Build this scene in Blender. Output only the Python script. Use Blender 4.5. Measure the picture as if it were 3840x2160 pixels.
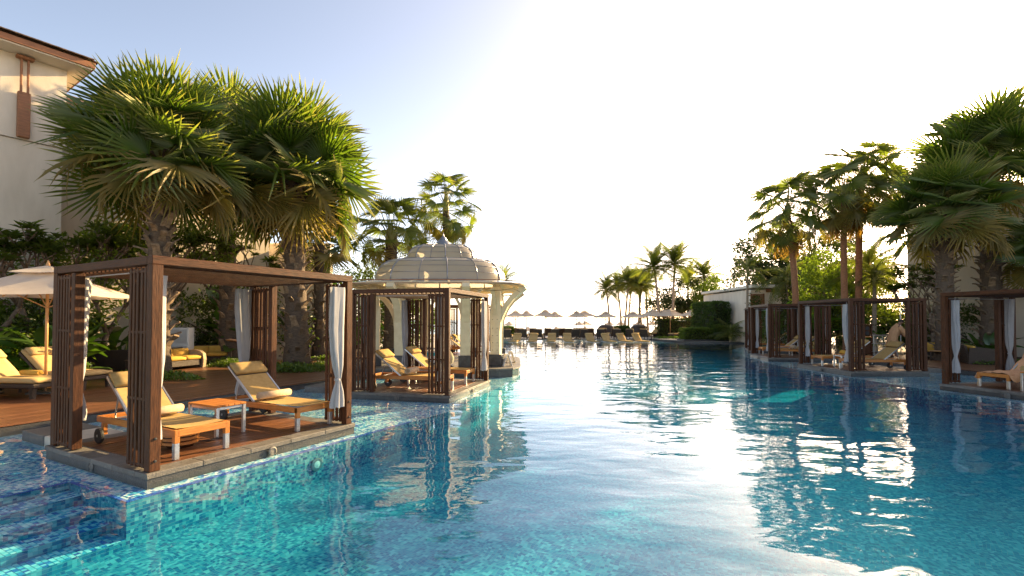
import bpy, math, random
import numpy as np
from mathutils import Vector, Matrix

R = math.radians
rnd = random.Random(11)
scene = bpy.context.scene
for o in list(bpy.data.objects):
    bpy.data.objects.remove(o)
col = scene.collection

# ------------------------------------------------------------------ camera, sky, sun, exposure
cam_d = bpy.data.cameras.new('camera')
cam = bpy.data.objects.new('camera', cam_d)
col.objects.link(cam)
cam.location = (0, 0, 1.82)
cam.rotation_euler = (R(91.3), 0, 0)
cam_d.sensor_width = 36
cam_d.lens = 17.1
cam_d.shift_y = 0.0205
cam_d.clip_start = 0.05
cam_d.clip_end = 12000
scene.camera = cam

SUN_AZ, SUN_EL = 45.0, 22.0
world = bpy.data.worlds.new('World')
scene.world = world
world.use_nodes = True
wn = world.node_tree
wn.nodes.clear()
sky = wn.nodes.new('ShaderNodeTexSky')
sky.sky_type = 'NISHITA'
sky.sun_disc = False
sky.sun_elevation = R(SUN_EL)
sky.sun_rotation = R(SUN_AZ)
sky.air_density = 0.5
sky.dust_density = 1.0
sky.ozone_density = 1.0
bg = wn.nodes.new('ShaderNodeBackground')
bg.inputs['Strength'].default_value = 0.14
wo = wn.nodes.new('ShaderNodeOutputWorld')
wb = wn.nodes.new('ShaderNodeMix')          # even warm white balance of the whole sky
wb.data_type = 'RGBA'
wb.blend_type = 'MULTIPLY'
wb.inputs[0].default_value = 1.0
wb.inputs[7].default_value = (1.27, 1.0, 0.75, 1)
wn.links.new(sky.outputs[0], wb.inputs[6])
wn.links.new(wb.outputs[2], bg.inputs[0])
wn.links.new(bg.outputs[0], wo.inputs[0])

sun_d = bpy.data.lights.new('sun', 'SUN')
sun_d.energy = 5.0
sun_d.angle = R(0.5)
sun_d.color = (1.0, 0.72, 0.36)
sun = bpy.data.objects.new('sun', sun_d)
col.objects.link(sun)
S = Vector((math.sin(R(SUN_AZ)) * math.cos(R(SUN_EL)), math.cos(R(SUN_AZ)) * math.cos(R(SUN_EL)), math.sin(R(SUN_EL))))
sun.rotation_euler = S.to_track_quat('Z', 'Y').to_euler()

scene.view_settings.view_transform = 'Standard'
scene.view_settings.look = 'None'
scene.view_settings.gamma = 1.0
scene.view_settings.use_curve_mapping = False
scene.view_settings.exposure = 1.9
scene.cycles.use_denoising = True
scene.cycles.max_bounces = 10
scene.cycles.transparent_max_bounces = 24
scene.cycles.diffuse_bounces = 3
scene.cycles.glossy_bounces = 4
scene.cycles.sample_clamp_indirect = 6.0

# ------------------------------------------------------------------ helpers
KIDS = {}


class MB:
    def __init__(s):
        s.v, s.f = [], []

    def add(s, vs, fs):
        n = len(s.v)
        s.v.extend([tuple(p) for p in vs])
        s.f.extend([tuple(i + n for i in f) for f in fs])
        return s

    def box(s, c, d, m=None, ch=0.0):
        hx, hy, hz = d[0] / 2, d[1] / 2, d[2] / 2
        if ch <= 0:
            vs = [Vector((x, y, z)) for z in (-hz, hz) for y in (-hy, hy) for x in (-hx, hx)]
            fs = [(0, 2, 3, 1), (4, 5, 7, 6), (0, 1, 5, 4), (2, 6, 7, 3), (0, 4, 6, 2), (1, 3, 7, 5)]
        else:
            k = min(ch, hx * .45, hy * .45, hz * .45)
            vs, fs = [], []
            idx = {}
            for sx in (-1, 1):
                for sy in (-1, 1):
                    for sz in (-1, 1):
                        for a in range(3):
                            p = [sx * hx, sy * hy, sz * hz]
                            for b in range(3):
                                if b != a:
                                    p[b] -= (sx, sy, sz)[b] * k
                            idx[(sx, sy, sz, a)] = len(vs)
                            vs.append(Vector(p))
            for a in range(3):
                b, c2 = (a + 1) % 3, (a + 2) % 3
                for sg in (-1, 1):
                    q = []
                    for (i, j) in ((-1, -1), (1, -1), (1, 1), (-1, 1)):
                        t = [0, 0, 0]
                        t[a], t[b], t[c2] = sg, i, j
                        q.append(idx[(t[0], t[1], t[2], a)])
                    fs.append(tuple(q if sg > 0 else q[::-1]))
                for i in (-1, 1):
                    for j in (-1, 1):
                        t0, t1 = [0, 0, 0], [0, 0, 0]
                        t0[a], t0[b], t0[c2] = -1, i, j
                        t1[a], t1[b], t1[c2] = 1, i, j
                        q = [idx[(*t0, b)], idx[(*t1, b)], idx[(*t1, c2)], idx[(*t0, c2)]]
                        fs.append(tuple(q if i * j < 0 else q[::-1]))
            for sx in (-1, 1):
                for sy in (-1, 1):
                    for sz in (-1, 1):
                        q = [idx[(sx, sy, sz, a)] for a in range(3)]
                        fs.append(tuple(q if sx * sy * sz > 0 else q[::-1]))
        if m is not None:
            vs = [m @ p for p in vs]
        c = Vector(c)
        return s.add([p + c for p in vs], fs)

    def beam(s, p, q, w, h, ch=0.0, up=(0, 0, 1)):
        p, q = Vector(p), Vector(q)
        d = q - p
        x = d.normalized()
        u = Vector(up)
        y = u.cross(x)
        if y.length < 1e-4:
            y = Vector((0, 1, 0)).cross(x)
        y.normalize()
        z = x.cross(y)
        m = Matrix((x, y, z)).transposed()
        return s.box((p + q) / 2, (d.length, w, h), m, ch)

    def tube(s, pts, rad, n=8, cap=True):
        pts = [Vector(p) for p in pts]
        if not hasattr(rad, '__len__'):
            rad = [rad] * len(pts)
        vs, fs = [], []
        ref = Vector((0.31, 0.95, 0.05))
        for i, p in enumerate(pts):
            t = (pts[min(i + 1, len(pts) - 1)] - pts[max(i - 1, 0)]).normalized()
            if abs(t.dot(ref)) > .95:
                ref = Vector((1, 0, 0.1))
            a = t.cross(ref).normalized()
            b = t.cross(a)
            for k in range(n):
                th = 2 * math.pi * k / n
                vs.append(p + (a * math.cos(th) + b * math.sin(th)) * rad[i])
        for i in range(len(pts) - 1):
            for k in range(n):
                k2 = (k + 1) % n
                fs.append((i * n + k, i * n + k2, (i + 1) * n + k2, (i + 1) * n + k))
        if cap:
            fs.append(tuple(range(n))[::-1])
            fs.append(tuple((len(pts) - 1) * n + k for k in range(n)))
        return s.add(vs, fs)

    def lathe(s, prof, n=16, c=(0, 0, 0)):
        vs, fs = [], []
        for (r, z) in prof:
            for k in range(n):
                th = 2 * math.pi * k / n
                vs.append((c[0] + r * math.cos(th), c[1] + r * math.sin(th), c[2] + z))
        for i in range(len(prof) - 1):
            for k in range(n):
                k2 = (k + 1) % n
                fs.append((i * n + k, i * n + k2, (i + 1) * n + k2, (i + 1) * n + k))
        fs.append(tuple(range(n))[::-1])
        fs.append(tuple((len(prof) - 1) * n + k for k in range(n)))
        return s.add(vs, fs)

    def prism(s, poly, z0, z1, bottom=True):
        n = len(poly)
        vs = [(p[0], p[1], z0) for p in poly] + [(p[0], p[1], z1) for p in poly]
        fs = [(i, (i + 1) % n, n + (i + 1) % n, n + i) for i in range(n)]
        fs.append(tuple(range(n, 2 * n)))
        if bottom:
            fs.append(tuple(range(n))[::-1])
        return s.add(vs, fs)

    def slab(s, path, w, t, axis):
        """strip with section w (in plane, across the path) x t along axis; path = list of 3-D points"""
        axis = Vector(axis).normalized()
        vs, fs = [], []
        P = [Vector(p) for p in path]
        for i, p in enumerate(P):
            d = (P[min(i + 1, len(P) - 1)] - P[max(i - 1, 0)]).normalized()
            nrm = axis.cross(d).normalized()
            ww = w[i] if hasattr(w, '__len__') else w
            for a, b in ((-1, -1), (1, -1), (1, 1), (-1, 1)):
                vs.append(p + nrm * a * ww / 2 + axis * b * t / 2)
        for i in range(len(P) - 1):
            for k in range(4):
                k2 = (k + 1) % 4
                fs.append((i * 4 + k, i * 4 + k2, i * 4 + 4 + k2, i * 4 + 4 + k))
        fs.append((3, 2, 1, 0))
        e = (len(P) - 1) * 4
        fs.append((e, e + 1, e + 2, e + 3))
        return s.add(vs, fs)

    def mesh(s, name, smooth=False):
        me = bpy.data.meshes.new(name)
        me.from_pydata(s.v, [], s.f)
        if smooth:
            me.polygons.foreach_set('use_smooth', [True] * len(me.polygons))
        me.update()
        return me


def obj(name, geo, mat=None, parent=None, loc=(0, 0, 0), rot=(0, 0, 0), scale=None, smooth=False):
    me = geo.mesh(name, smooth) if isinstance(geo, MB) else geo
    if mat is not None and len(me.materials) == 0:
        me.materials.append(mat)
    o = bpy.data.objects.new(name, me)
    o.location = loc
    o.rotation_euler = rot
    if scale is not None:
        o.scale = scale if hasattr(scale, '__len__') else (scale,) * 3
    col.objects.link(o)
    if parent is not None:
        o.parent = parent
        KIDS.setdefault(parent.name, []).append(o)
    return o


def tag(o, label, cat, group=None, kind=None):
    o['label'] = label
    o['category'] = cat
    if group:
        o['group'] = group
    if kind:
        o['kind'] = kind
    return o


def thing(name, label, cat, loc=(0, 0, 0), rz=0.0, group=None, scale=None):
    o = bpy.data.objects.new(name, None)
    o.empty_display_size = .1
    col.objects.link(o)
    o.location = loc
    o.rotation_euler = (0, 0, rz)
    if scale:
        o.scale = scale if hasattr(scale, '__len__') else (scale,) * 3
    return tag(o, label, cat, group)


def part_empty(name, parent, loc=(0, 0, 0)):
    o = bpy.data.objects.new(name, None)
    o.empty_display_size = .05
    col.objects.link(o)
    o.location = loc
    o.parent = parent
    KIDS.setdefault(parent.name, []).append(o)
    return o


def struct(name, geo, mat, smooth=False):
    o = obj(name, geo, mat, smooth=smooth)
    o['kind'] = 'structure'
    return o


def copy_tree(o, parent=None):
    c = o.copy()
    col.objects.link(c)
    c.parent = parent
    if parent is not None:
        KIDS.setdefault(parent.name, []).append(c)
    for ch in list(KIDS.get(o.name, [])):
        copy_tree(ch, c)
    return c


def dup(root, loc, rz, label, group=None, scale=None):
    c = copy_tree(root)
    c.location = loc
    c.rotation_euler = (0, 0, rz)
    c['label'] = label
    if group:
        c['group'] = group
    if scale:
        c.scale = scale if hasattr(scale, '__len__') else (scale,) * 3
    return c


# ------------------------------------------------------------------ materials
def new_mat(name):
    m = bpy.data.materials.new(name)
    m.use_nodes = True
    nt = m.node_tree
    nt.nodes.clear()
    out = nt.nodes.new('ShaderNodeOutputMaterial')
    return m, nt, out


def N(nt, typ, **kw):
    n = nt.nodes.new(typ)
    for k, v in kw.items():
        if k in n.inputs:
            n.inputs[k].default_value = v
        else:
            setattr(n, k, v)
    return n


def math_node(nt, op, a, b=None):
    n = nt.nodes.new('ShaderNodeMath')
    n.operation = op
    for i, x in enumerate((a, b)):
        if x is None:
            continue
        if isinstance(x, (int, float)):
            n.inputs[i].default_value = x
        else:
            nt.links.new(x, n.inputs[i])
    return n.outputs[0]


def mixc(nt, fac, a, b, blend='MIX'):
    n = nt.nodes.new('ShaderNodeMix')
    n.data_type = 'RGBA'
    n.blend_type = blend
    n.clamp_factor = True
    for i, x in ((0, fac), (6, a), (7, b)):
        if isinstance(x, (int, float)):
            n.inputs[i].default_value = x
        elif isinstance(x, (tuple, list)):
            n.inputs[i].default_value = (*x[:3], 1)
        else:
            nt.links.new(x, n.inputs[i])
    return n.outputs[2]


def ramp(nt, fac, stops):
    n = nt.nodes.new('ShaderNodeValToRGB')
    cr = n.color_ramp
    while len(cr.elements) < len(stops):
        cr.elements.new(0.5)
    for e, (p, c) in zip(cr.elements, stops):
        e.position = p
        e.color = (*c, 1) if len(c) == 3 else c
    nt.links.new(fac, n.inputs[0])
    return n.outputs[0]


def pm(name, c1, c2, scale=6.0, rough=.6, bump=0.0, stretch=(1, 1, 1), rand=.25, metallic=0.0, spec=.4, detail=5.0,
       bump_scale=None, world=False, coat=0.0, rough_var=0.0, weave=0.0):
    m, nt, out = new_mat(name)
    tc = nt.nodes.new('ShaderNodeTexCoord')
    mp = nt.nodes.new('ShaderNodeMapping')
    mp.inputs['Scale'].default_value = stretch
    oi = nt.nodes.new('ShaderNodeObjectInfo')
    if world:
        geo = nt.nodes.new('ShaderNodeNewGeometry')
        nt.links.new(geo.outputs['Position'], mp.inputs[0])
    else:
        add = nt.nodes.new('ShaderNodeVectorMath')
        add.operation = 'ADD'
        sc = nt.nodes.new('ShaderNodeMath')
        sc.operation = 'MULTIPLY'
        sc.inputs[1].default_value = 37.0
        nt.links.new(oi.outputs['Random'], sc.inputs[0])
        nt.links.new(tc.outputs['Object'], add.inputs[0])
        nt.links.new(sc.outputs[0], add.inputs[1])
        nt.links.new(add.outputs[0], mp.inputs[0])
    nz = N(nt, 'ShaderNodeTexNoise', Scale=scale, Detail=detail, Roughness=.62)
    nt.links.new(mp.outputs[0], nz.inputs['Vector'])
    f = math_node(nt, 'SUBTRACT', math_node(nt, 'MULTIPLY', nz.outputs[0], 2.2), .6)
    c = mixc(nt, f, c1, c2)
    if rand > 0:
        v = math_node(nt, 'ADD', math_node(nt, 'MULTIPLY', oi.outputs['Random'], rand), 1 - rand / 2)
        hs = nt.nodes.new('ShaderNodeHueSaturation')
        nt.links.new(c, hs.inputs['Color'])
        nt.links.new(v, hs.inputs['Value'])
        c = hs.outputs[0]
    b = nt.nodes.new('ShaderNodeBsdfPrincipled')
    nt.links.new(c, b.inputs['Base Color'])
    b.inputs['Roughness'].default_value = rough
    if rough_var:
        nt.links.new(math_node(nt, 'ADD', math_node(nt, 'MULTIPLY', nz.outputs[0], rough_var), rough - rough_var / 2), b.inputs['Roughness'])
    b.inputs['Metallic'].default_value = metallic
    b.inputs['Specular IOR Level'].default_value = spec
    b.inputs['Coat Weight'].default_value = coat
    if bump:
        bp = N(nt, 'ShaderNodeBump', Strength=bump, Distance=.02)
        if weave:
            w1 = N(nt, 'ShaderNodeTexWave', Scale=weave)
            w1.bands_direction = 'DIAGONAL'
            nt.links.new(tc.outputs['Object'], w1.inputs[0])
            nt.links.new(w1.outputs[1], bp.inputs['Height'])
        elif bump_scale:
            n2 = N(nt, 'ShaderNodeTexNoise', Scale=bump_scale, Detail=4.0)
            nt.links.new(mp.outputs[0], n2.inputs['Vector'])
            nt.links.new(n2.outputs[0], bp.inputs['Height'])
        else:
            nt.links.new(nz.outputs[0], bp.inputs['Height'])
        nt.links.new(bp.outputs[0], b.inputs['Normal'])
    nt.links.new(b.outputs[0], out.inputs[0])
    return m


def leaf_mat(name, c1, c2, tip=None, trans=.45, gloss=.06, rough=.35, rand=.35, scale=3.0):
    m, nt, out = new_mat(name)
    oi = nt.nodes.new('ShaderNodeObjectInfo')
    tc = nt.nodes.new('ShaderNodeTexCoord')
    geo = nt.nodes.new('ShaderNodeNewGeometry')
    nz = N(nt, 'ShaderNodeTexNoise', Scale=scale, Detail=3.0)
    nt.links.new(geo.outputs['Position'], nz.inputs['Vector'])
    c = mixc(nt, math_node(nt, 'SUBTRACT', math_node(nt, 'MULTIPLY', nz.outputs[0], 2.0), .5), c1, c2)
    c = mixc(nt, math_node(nt, 'MULTIPLY', geo.outputs['Random Per Island'], .55), c, tuple(x * .55 for x in c1))
    if tip is not None:
        at = nt.nodes.new('ShaderNodeAttribute')
        at.attribute_name = 'tip'
        f = math_node(nt, 'MULTIPLY', at.outputs['Fac'], math_node(nt, 'ADD', math_node(nt, 'MULTIPLY', oi.outputs['Random'], .9), .15))
        c = mixc(nt, f, c, tip)
    hs = nt.nodes.new('ShaderNodeHueSaturation')
    nt.links.new(c, hs.inputs['Color'])
    nt.links.new(math_node(nt, 'ADD', math_node(nt, 'MULTIPLY', oi.outputs['Random'], rand), 1 - rand / 2), hs.inputs['Value'])
    c = hs.outputs[0]
    d = nt.nodes.new('ShaderNodeBsdfDiffuse')
    t = nt.nodes.new('ShaderNodeBsdfTranslucent')
    g = N(nt, 'ShaderNodeBsdfGlossy', Roughness=rough)
    nt.links.new(c, d.inputs[0])
    tcol = mixc(nt, 1.0, c, (1.35, 1.5, .55), 'MULTIPLY')
    nt.links.new(tcol, t.inputs[0])
    m1 = N(nt, 'ShaderNodeMixShader', Fac=trans)
    nt.links.new(d.outputs[0], m1.inputs[1])
    nt.links.new(t.outputs[0], m1.inputs[2])
    m2 = N(nt, 'ShaderNodeMixShader', Fac=gloss)
    nt.links.new(m1.outputs[0], m2.inputs[1])
    nt.links.new(g.outputs[0], m2.inputs[2])
    nt.links.new(m2.outputs[0], out.inputs[0])
    return m


def fabric(name, c1, c2, trans=.25, scale=9.0, rand=.1):
    m, nt, out = new_mat(name)
    tc = nt.nodes.new('ShaderNodeTexCoord')
    oi = nt.nodes.new('ShaderNodeObjectInfo')
    nz = N(nt, 'ShaderNodeTexNoise', Scale=scale, Detail=5.0)
    nt.links.new(tc.outputs['Object'], nz.inputs['Vector'])
    c = mixc(nt, math_node(nt, 'SUBTRACT', math_node(nt, 'MULTIPLY', nz.outputs[0], 2.0), .5), c1, c2)
    hs = nt.nodes.new('ShaderNodeHueSaturation')
    nt.links.new(c, hs.inputs['Color'])
    nt.links.new(math_node(nt, 'ADD', math_node(nt, 'MULTIPLY', oi.outputs['Random'], rand), 1 - rand / 2), hs.inputs['Value'])
    c = hs.outputs[0]
    bp = N(nt, 'ShaderNodeBump', Strength=.25, Distance=.01)
    n2 = N(nt, 'ShaderNodeTexNoise', Scale=120.0, Detail=2.0)
    nt.links.new(tc.outputs['Object'], n2.inputs['Vector'])
    nt.links.new(n2.outputs[0], bp.inputs['Height'])
    d = nt.nodes.new('ShaderNodeBsdfDiffuse')
    t = nt.nodes.new('ShaderNodeBsdfTranslucent')
    for b in (d, t):
        nt.links.new(c, b.inputs[0])
        nt.links.new(bp.outputs[0], b.inputs['Normal'])
    mx = N(nt, 'ShaderNodeMixShader', Fac=trans)
    nt.links.new(d.outputs[0], mx.inputs[1])
    nt.links.new(t.outputs[0], mx.inputs[2])
    nt.links.new(mx.outputs[0], out.inputs[0])
    return m


TILE_RAMP = [(0.0, (.02, .11, .42)), (.10, (.03, .20, .54)), (.22, (.06, .36, .62)), (.36, (.12, .52, .66)),
             (.50, (.34, .66, .72)), (.64, (.60, .76, .79)), (.80, (.82, .86, .86))]


FLOOR_RAMP = [(0.0, (.014, .125, .27)), (.15, (.022, .18, .32)), (.32, (.042, .25, .365)), (.5, (.075, .32, .405)),
              (.68, (.14, .39, .45)), (.84, (.26, .50, .54))]


def tile_palette(nt, fac, TILE_RAMP=TILE_RAMP):
    n = nt.nodes.new('ShaderNodeValToRGB')
    cr = n.color_ramp
    cr.interpolation = 'CONSTANT'
    while len(cr.elements) < len(TILE_RAMP):
        cr.elements.new(.5)
    for e, (p, c) in zip(cr.elements, TILE_RAMP):
        e.position = p
        e.color = (*c, 1)
    nt.links.new(fac, n.inputs[0])
    return n.outputs[0]


def mosaic_mat(name, size=.036, ang=61.8, wall=False, pal=TILE_RAMP, warp=.02):
    """mosaic of single-colour tiles with grout, laid out in metres along the pool edge"""
    m, nt, out = new_mat(name)
    geo = nt.nodes.new('ShaderNodeNewGeometry')
    vr = nt.nodes.new('ShaderNodeVectorRotate')
    vr.rotation_type = 'Z_AXIS'
    vr.inputs['Angle'].default_value = -R(ang)
    # noise bends the tile pattern, imitating refraction through the rippled water
    wz = N(nt, 'ShaderNodeTexNoise', Scale=2.6, Detail=1.5)
    nt.links.new(geo.outputs['Position'], wz.inputs['Vector'])
    wv = nt.nodes.new('ShaderNodeVectorMath')
    wv.operation = 'MULTIPLY_ADD'
    wv.inputs[1].default_value = (warp, warp, warp * (.25 if wall else 0))
    nt.links.new(wz.outputs['Color'], wv.inputs[0])
    nt.links.new(geo.outputs['Position'], wv.inputs[2])
    nt.links.new(wv.outputs[0], vr.inputs[0])
    sc = nt.nodes.new('ShaderNodeVectorMath')
    sc.operation = 'SCALE'
    sc.inputs['Scale'].default_value = 1 / size
    nt.links.new(vr.outputs[0], sc.inputs[0])
    ad = nt.nodes.new('ShaderNodeVectorMath')
    ad.operation = 'ADD'
    ad.inputs[1].default_value = (.37, .41, .43)
    nt.links.new(sc.outputs[0], ad.inputs[0])
    fl = nt.nodes.new('ShaderNodeVectorMath')
    fl.operation = 'FLOOR'
    nt.links.new(ad.outputs[0], fl.inputs[0])
    wnz = nt.nodes.new('ShaderNodeTexWhiteNoise')
    wnz.noise_dimensions = '3D'
    nt.links.new(fl.outputs[0], wnz.inputs['Vector'])
    c = tile_palette(nt, wnz.outputs['Value'], pal)
    fr = nt.nodes.new('ShaderNodeVectorMath')
    fr.operation = 'FRACTION'
    nt.links.new(ad.outputs[0], fr.inputs[0])
    sp = nt.nodes.new('ShaderNodeSeparateXYZ')
    nt.links.new(fr.outputs[0], sp.inputs[0])
    g = None
    for ax in ('XY' if not wall else 'XYZ'):
        q = math_node(nt, 'LESS_THAN', sp.outputs[ax], .1)
        g = q if g is None else math_node(nt, 'MAXIMUM', g, q)
    if wall:
        g = math_node(nt, 'LESS_THAN', sp.outputs['Z'], .1)
    c = mixc(nt, g, c, (.30, .36, .38))
    b = nt.nodes.new('ShaderNodeBsdfPrincipled')
    nt.links.new(c, b.inputs['Base Color'])
    b.inputs['Roughness'].default_value = .35
    nt.links.new(b.outputs[0], out.inputs[0])
    return m


def tile_island_mat(name, blue=False):
    m, nt, out = new_mat(name)
    geo = nt.nodes.new('ShaderNodeNewGeometry')
    oi = nt.nodes.new('ShaderNodeObjectInfo')
    if blue:
        c = ramp(nt, oi.outputs['Random'], [(0, (.015, .07, .40)), (.5, (.02, .12, .50)), (1, (.05, .22, .58))])
    else:
        c = tile_palette(nt, geo.outputs['Random Per Island'])
    b = nt.nodes.new('ShaderNodeBsdfPrincipled')
    nt.links.new(c, b.inputs['Base Color'])
    b.inputs['Roughness'].default_value = .3
    nt.links.new(b.outputs[0], out.inputs[0])
    return m


def water_mat():
    m, nt, out = new_mat('pool_water_surface')
    geo = nt.nodes.new('ShaderNodeNewGeometry')
    mp = nt.nodes.new('ShaderNodeMapping')
    mp.inputs['Rotation'].default_value = (0, 0, R(12))
    mp.inputs['Scale'].default_value = (.75, 1.25, 1)
    nt.links.new(geo.outputs['Position'], mp.inputs[0])
    n1 = N(nt, 'ShaderNodeTexNoise', Scale=1.15, Detail=1.0, Roughness=.35, Distortion=.4)
    n2 = N(nt, 'ShaderNodeTexNoise', Scale=3.6, Detail=1.0, Roughness=.4, Distortion=.5)
    n3 = N(nt, 'ShaderNodeTexNoise', Scale=.35, Detail=1.0)
    n4 = N(nt, 'ShaderNodeTexNoise', Scale=11.0, Detail=1.0, Roughness=.4)
    for n in (n1, n2, n3, n4):
        nt.links.new(mp.outputs[0], n.inputs['Vector'])
    h = math_node(nt, 'ADD', math_node(nt, 'MULTIPLY', n1.outputs[0], .030), math_node(nt, 'MULTIPLY', n2.outputs[0], .0055))
    h = math_node(nt, 'ADD', h, math_node(nt, 'MULTIPLY', n4.outputs[0], .0007))
    amp = math_node(nt, 'ADD', math_node(nt, 'MULTIPLY', n3.outputs[0], 1.2), .35)
    h = math_node(nt, 'MULTIPLY', h, amp)
    bp = N(nt, 'ShaderNodeBump', Strength=1.0, Distance=1.0)
    nt.links.new(h, bp.inputs['Height'])
    dt = nt.nodes.new('ShaderNodeVectorMath')      # Schlick reflectance of water, alike from above and below
    dt.operation = 'DOT_PRODUCT'
    nt.links.new(bp.outputs[0], dt.inputs[0])
    nt.links.new(geo.outputs['Incoming'], dt.inputs[1])
    cs = math_node(nt, 'SUBTRACT', 1.0, math_node(nt, 'MINIMUM', math_node(nt, 'ABSOLUTE', dt.outputs['Value']), 1.0))
    refl = math_node(nt, 'ADD', math_node(nt, 'MULTIPLY', math_node(nt, 'POWER', cs, 5.0), .98), .02)
    gl = N(nt, 'ShaderNodeBsdfGlossy', Roughness=.0)
    gl.inputs[0].default_value = (1, 1, 1, 1)
    nt.links.new(bp.outputs[0], gl.inputs['Normal'])
    tr = nt.nodes.new('ShaderNodeBsdfTransparent')
    mx = nt.nodes.new('ShaderNodeMixShader')
    nt.links.new(refl, mx.inputs[0])
    nt.links.new(tr.outputs[0], mx.inputs[1])
    nt.links.new(gl.outputs[0], mx.inputs[2])
    nt.links.new(mx.outputs[0], out.inputs['Surface'])
    va = N(nt, 'ShaderNodeVolumeAbsorption', Density=1.0)
    va.inputs[0].default_value = (.05, .82, .90, 1)
    va.inputs['Density'].default_value = .85
    nt.links.new(va.outputs[0], out.inputs['Volume'])
    return m


def sea_mat():
    m, nt, out = new_mat('sea_surface')
    geo = nt.nodes.new('ShaderNodeNewGeometry')
    mp = nt.nodes.new('ShaderNodeMapping')
    mp.inputs['Scale'].default_value = (.25, 1, 1)
    nt.links.new(geo.outputs['Position'], mp.inputs[0])
    nz = N(nt, 'ShaderNodeTexNoise', Scale=.6, Detail=5.0)
    nt.links.new(mp.outputs[0], nz.inputs['Vector'])
    bp = N(nt, 'ShaderNodeBump', Strength=.5, Distance=.5)
    nt.links.new(nz.outputs[0], bp.inputs['Height'])
    b = nt.nodes.new('ShaderNodeBsdfPrincipled')
    b.inputs['Base Color'].default_value = (.12, .22, .25, 1)
    b.inputs['Roughness'].default_value = .18
    b.inputs['IOR'].default_value = 1.33
    nt.links.new(bp.outputs[0], b.inputs['Normal'])
    nt.links.new(b.outputs[0], out.inputs[0])
    return m


M = {}
M['dark_x'] = pm('dark_timber', (.026, .0085, .0030), (.098, .034, .0115), 7, .55, .25, (1.2, 9, 9), .3, spec=.22, rough_var=.2)
M['dark_z'] = pm('dark_timber_upright', (.026, .0085, .0030), (.103, .036, .012), 7, .55, .25, (9, 9, 1.0), .3, spec=.22, rough_var=.2)
M['dark_y'] = pm('dark_timber_cross', (.026, .0085, .0030), (.098, .034, .0115), 7, .55, .25, (9, 1.2, 9), .3, spec=.22, rough_var=.2)
M['plank'] = pm('deck_plank', (.075, .027, .011), (.19, .078, .031), 6, .38, .3, (1.0, 10, 6), .45, spec=.5, rough_var=.25)
M['teak_y'] = pm('teak', (.34, .115, .022), (.54, .21, .045), 6, .42, .15, (9, 1.0, 9), .2)
M['teak_x'] = pm('teak_cross', (.34, .115, .022), (.54, .21, .045), 6, .42, .15, (1.0, 9, 9), .2)
M['teak_z'] = pm('teak_upright', (.34, .115, .022), (.54, .21, .045), 6, .42, .15, (9, 9, 1.0), .2)
M['steel'] = pm('brushed_steel', (.42, .43, .44), (.55, .56, .57), 20, .35, .05, rand=.1, metallic=.9)
M['stone'] = pm('grey_stone', (.085, .078, .068), (.17, .155, .135), 9, .55, .35, rand=.35, bump_scale=60, rough_var=.3)
M['stone_wet'] = pm('dark_wet_stone', (.035, .035, .036), (.075, .073, .07), 7, .3, .3, rand=.2, bump_scale=50)
M['pale_stone'] = pm('pale_terrace_stone', (.38, .33, .26), (.52, .46, .37), 3, .7, .2, rand=.2, bump_scale=30)
M['sling'] = fabric('tan_sling', (.40, .265, .105), (.50, .345, .15), .12, 14)
M['cushion'] = fabric('tan_cushion', (.44, .30, .13), (.54, .38, .175), .03, 6)
M['gold'] = fabric('golden_cushion', (.52, .30, .06), (.62, .38, .09), .03, 6)
M['towel'] = fabric('sand_towel', (.42, .31, .20), (.54, .41, .28), .05, 20)
M['peach'] = fabric('peach_towel', (.66, .34, .17), (.78, .44, .25), .1, 20)
M['curtain'] = fabric('white_curtain', (.45, .44, .45), (.55, .54, .54), .35, 5)
M['canvas'] = fabric('cream_canvas', (.66, .56, .45), (.74, .64, .52), .30, 5)
M['wicker'] = pm('dark_wicker', (.028, .019, .013), (.070, .046, .030), 60, .45, .8, rand=.25, bump_scale=140)
M['wicker_pale'] = pm('pale_wicker', (.36, .25, .14), (.52, .38, .22), 40, .5, .6, (1, 1, 12), .15, bump_scale=120)
M['pole'] = pm('umbrella_pole', (.40, .20, .07), (.55, .30, .12), 8, .45, .1, (9, 9, 1), .2)
M['dark_pole'] = pm('dark_umbrella_pole', (.05, .03, .02), (.10, .06, .04), 8, .5, 0, (9, 9, 1), .2)
M['rubber'] = pm('black_rubber', (.015, .015, .015), (.03, .03, .03), 10, .6, .1)
M['cream'] = pm('cream_paint', (.62, .50, .30), (.74, .62, .40), 5, .5, .12, rand=.12, bump_scale=25)
M['wall'] = pm('cream_render', (.57, .49, .385), (.72, .635, .52), 1.6, .8, .12, (1, 1, .3), rand=.0, bump_scale=40, world=True, detail=7)
M['soffit'] = pm('cream_soffit', (.66, .60, .50), (.72, .66, .56), 2, .75, .05, rand=.0, world=True)
M['shingle'] = pm('wood_shingle', (.05, .03, .02), (.16, .10, .065), 9, .7, .4, (1, 8, 1), .6)
M['fascia'] = pm('brown_fascia', (.16, .066, .028), (.30, .13, .055), 5, .5, .2, (1, 1, 8), .2)
M['white_metal'] = pm('white_painted_metal', (.70, .69, .66), (.78, .77, .74), 4, .45, .02, rand=.05)
M['grey_metal'] = pm('grey_zinc', (.24, .24, .25), (.34, .34, .35), 5, .3, .05, rand=.05, metallic=.8)
M['trunk'] = pm('palm_trunk', (.05, .034, .023), (.14, .10, .066), 8, .85, .9, (1, 1, 3), .2, bump_scale=22)
M['trunk_red'] = pm('slender_palm_trunk', (.17, .075, .035), (.36, .17, .08), 9, .85, .9, (1, 1, 4), .2, bump_scale=20)
M['trunk_grey'] = pm('coconut_trunk', (.16, .12, .085), (.34, .27, .20), 6, .85, .6, (1, 1, 7), .2, bump_scale=14)
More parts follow.
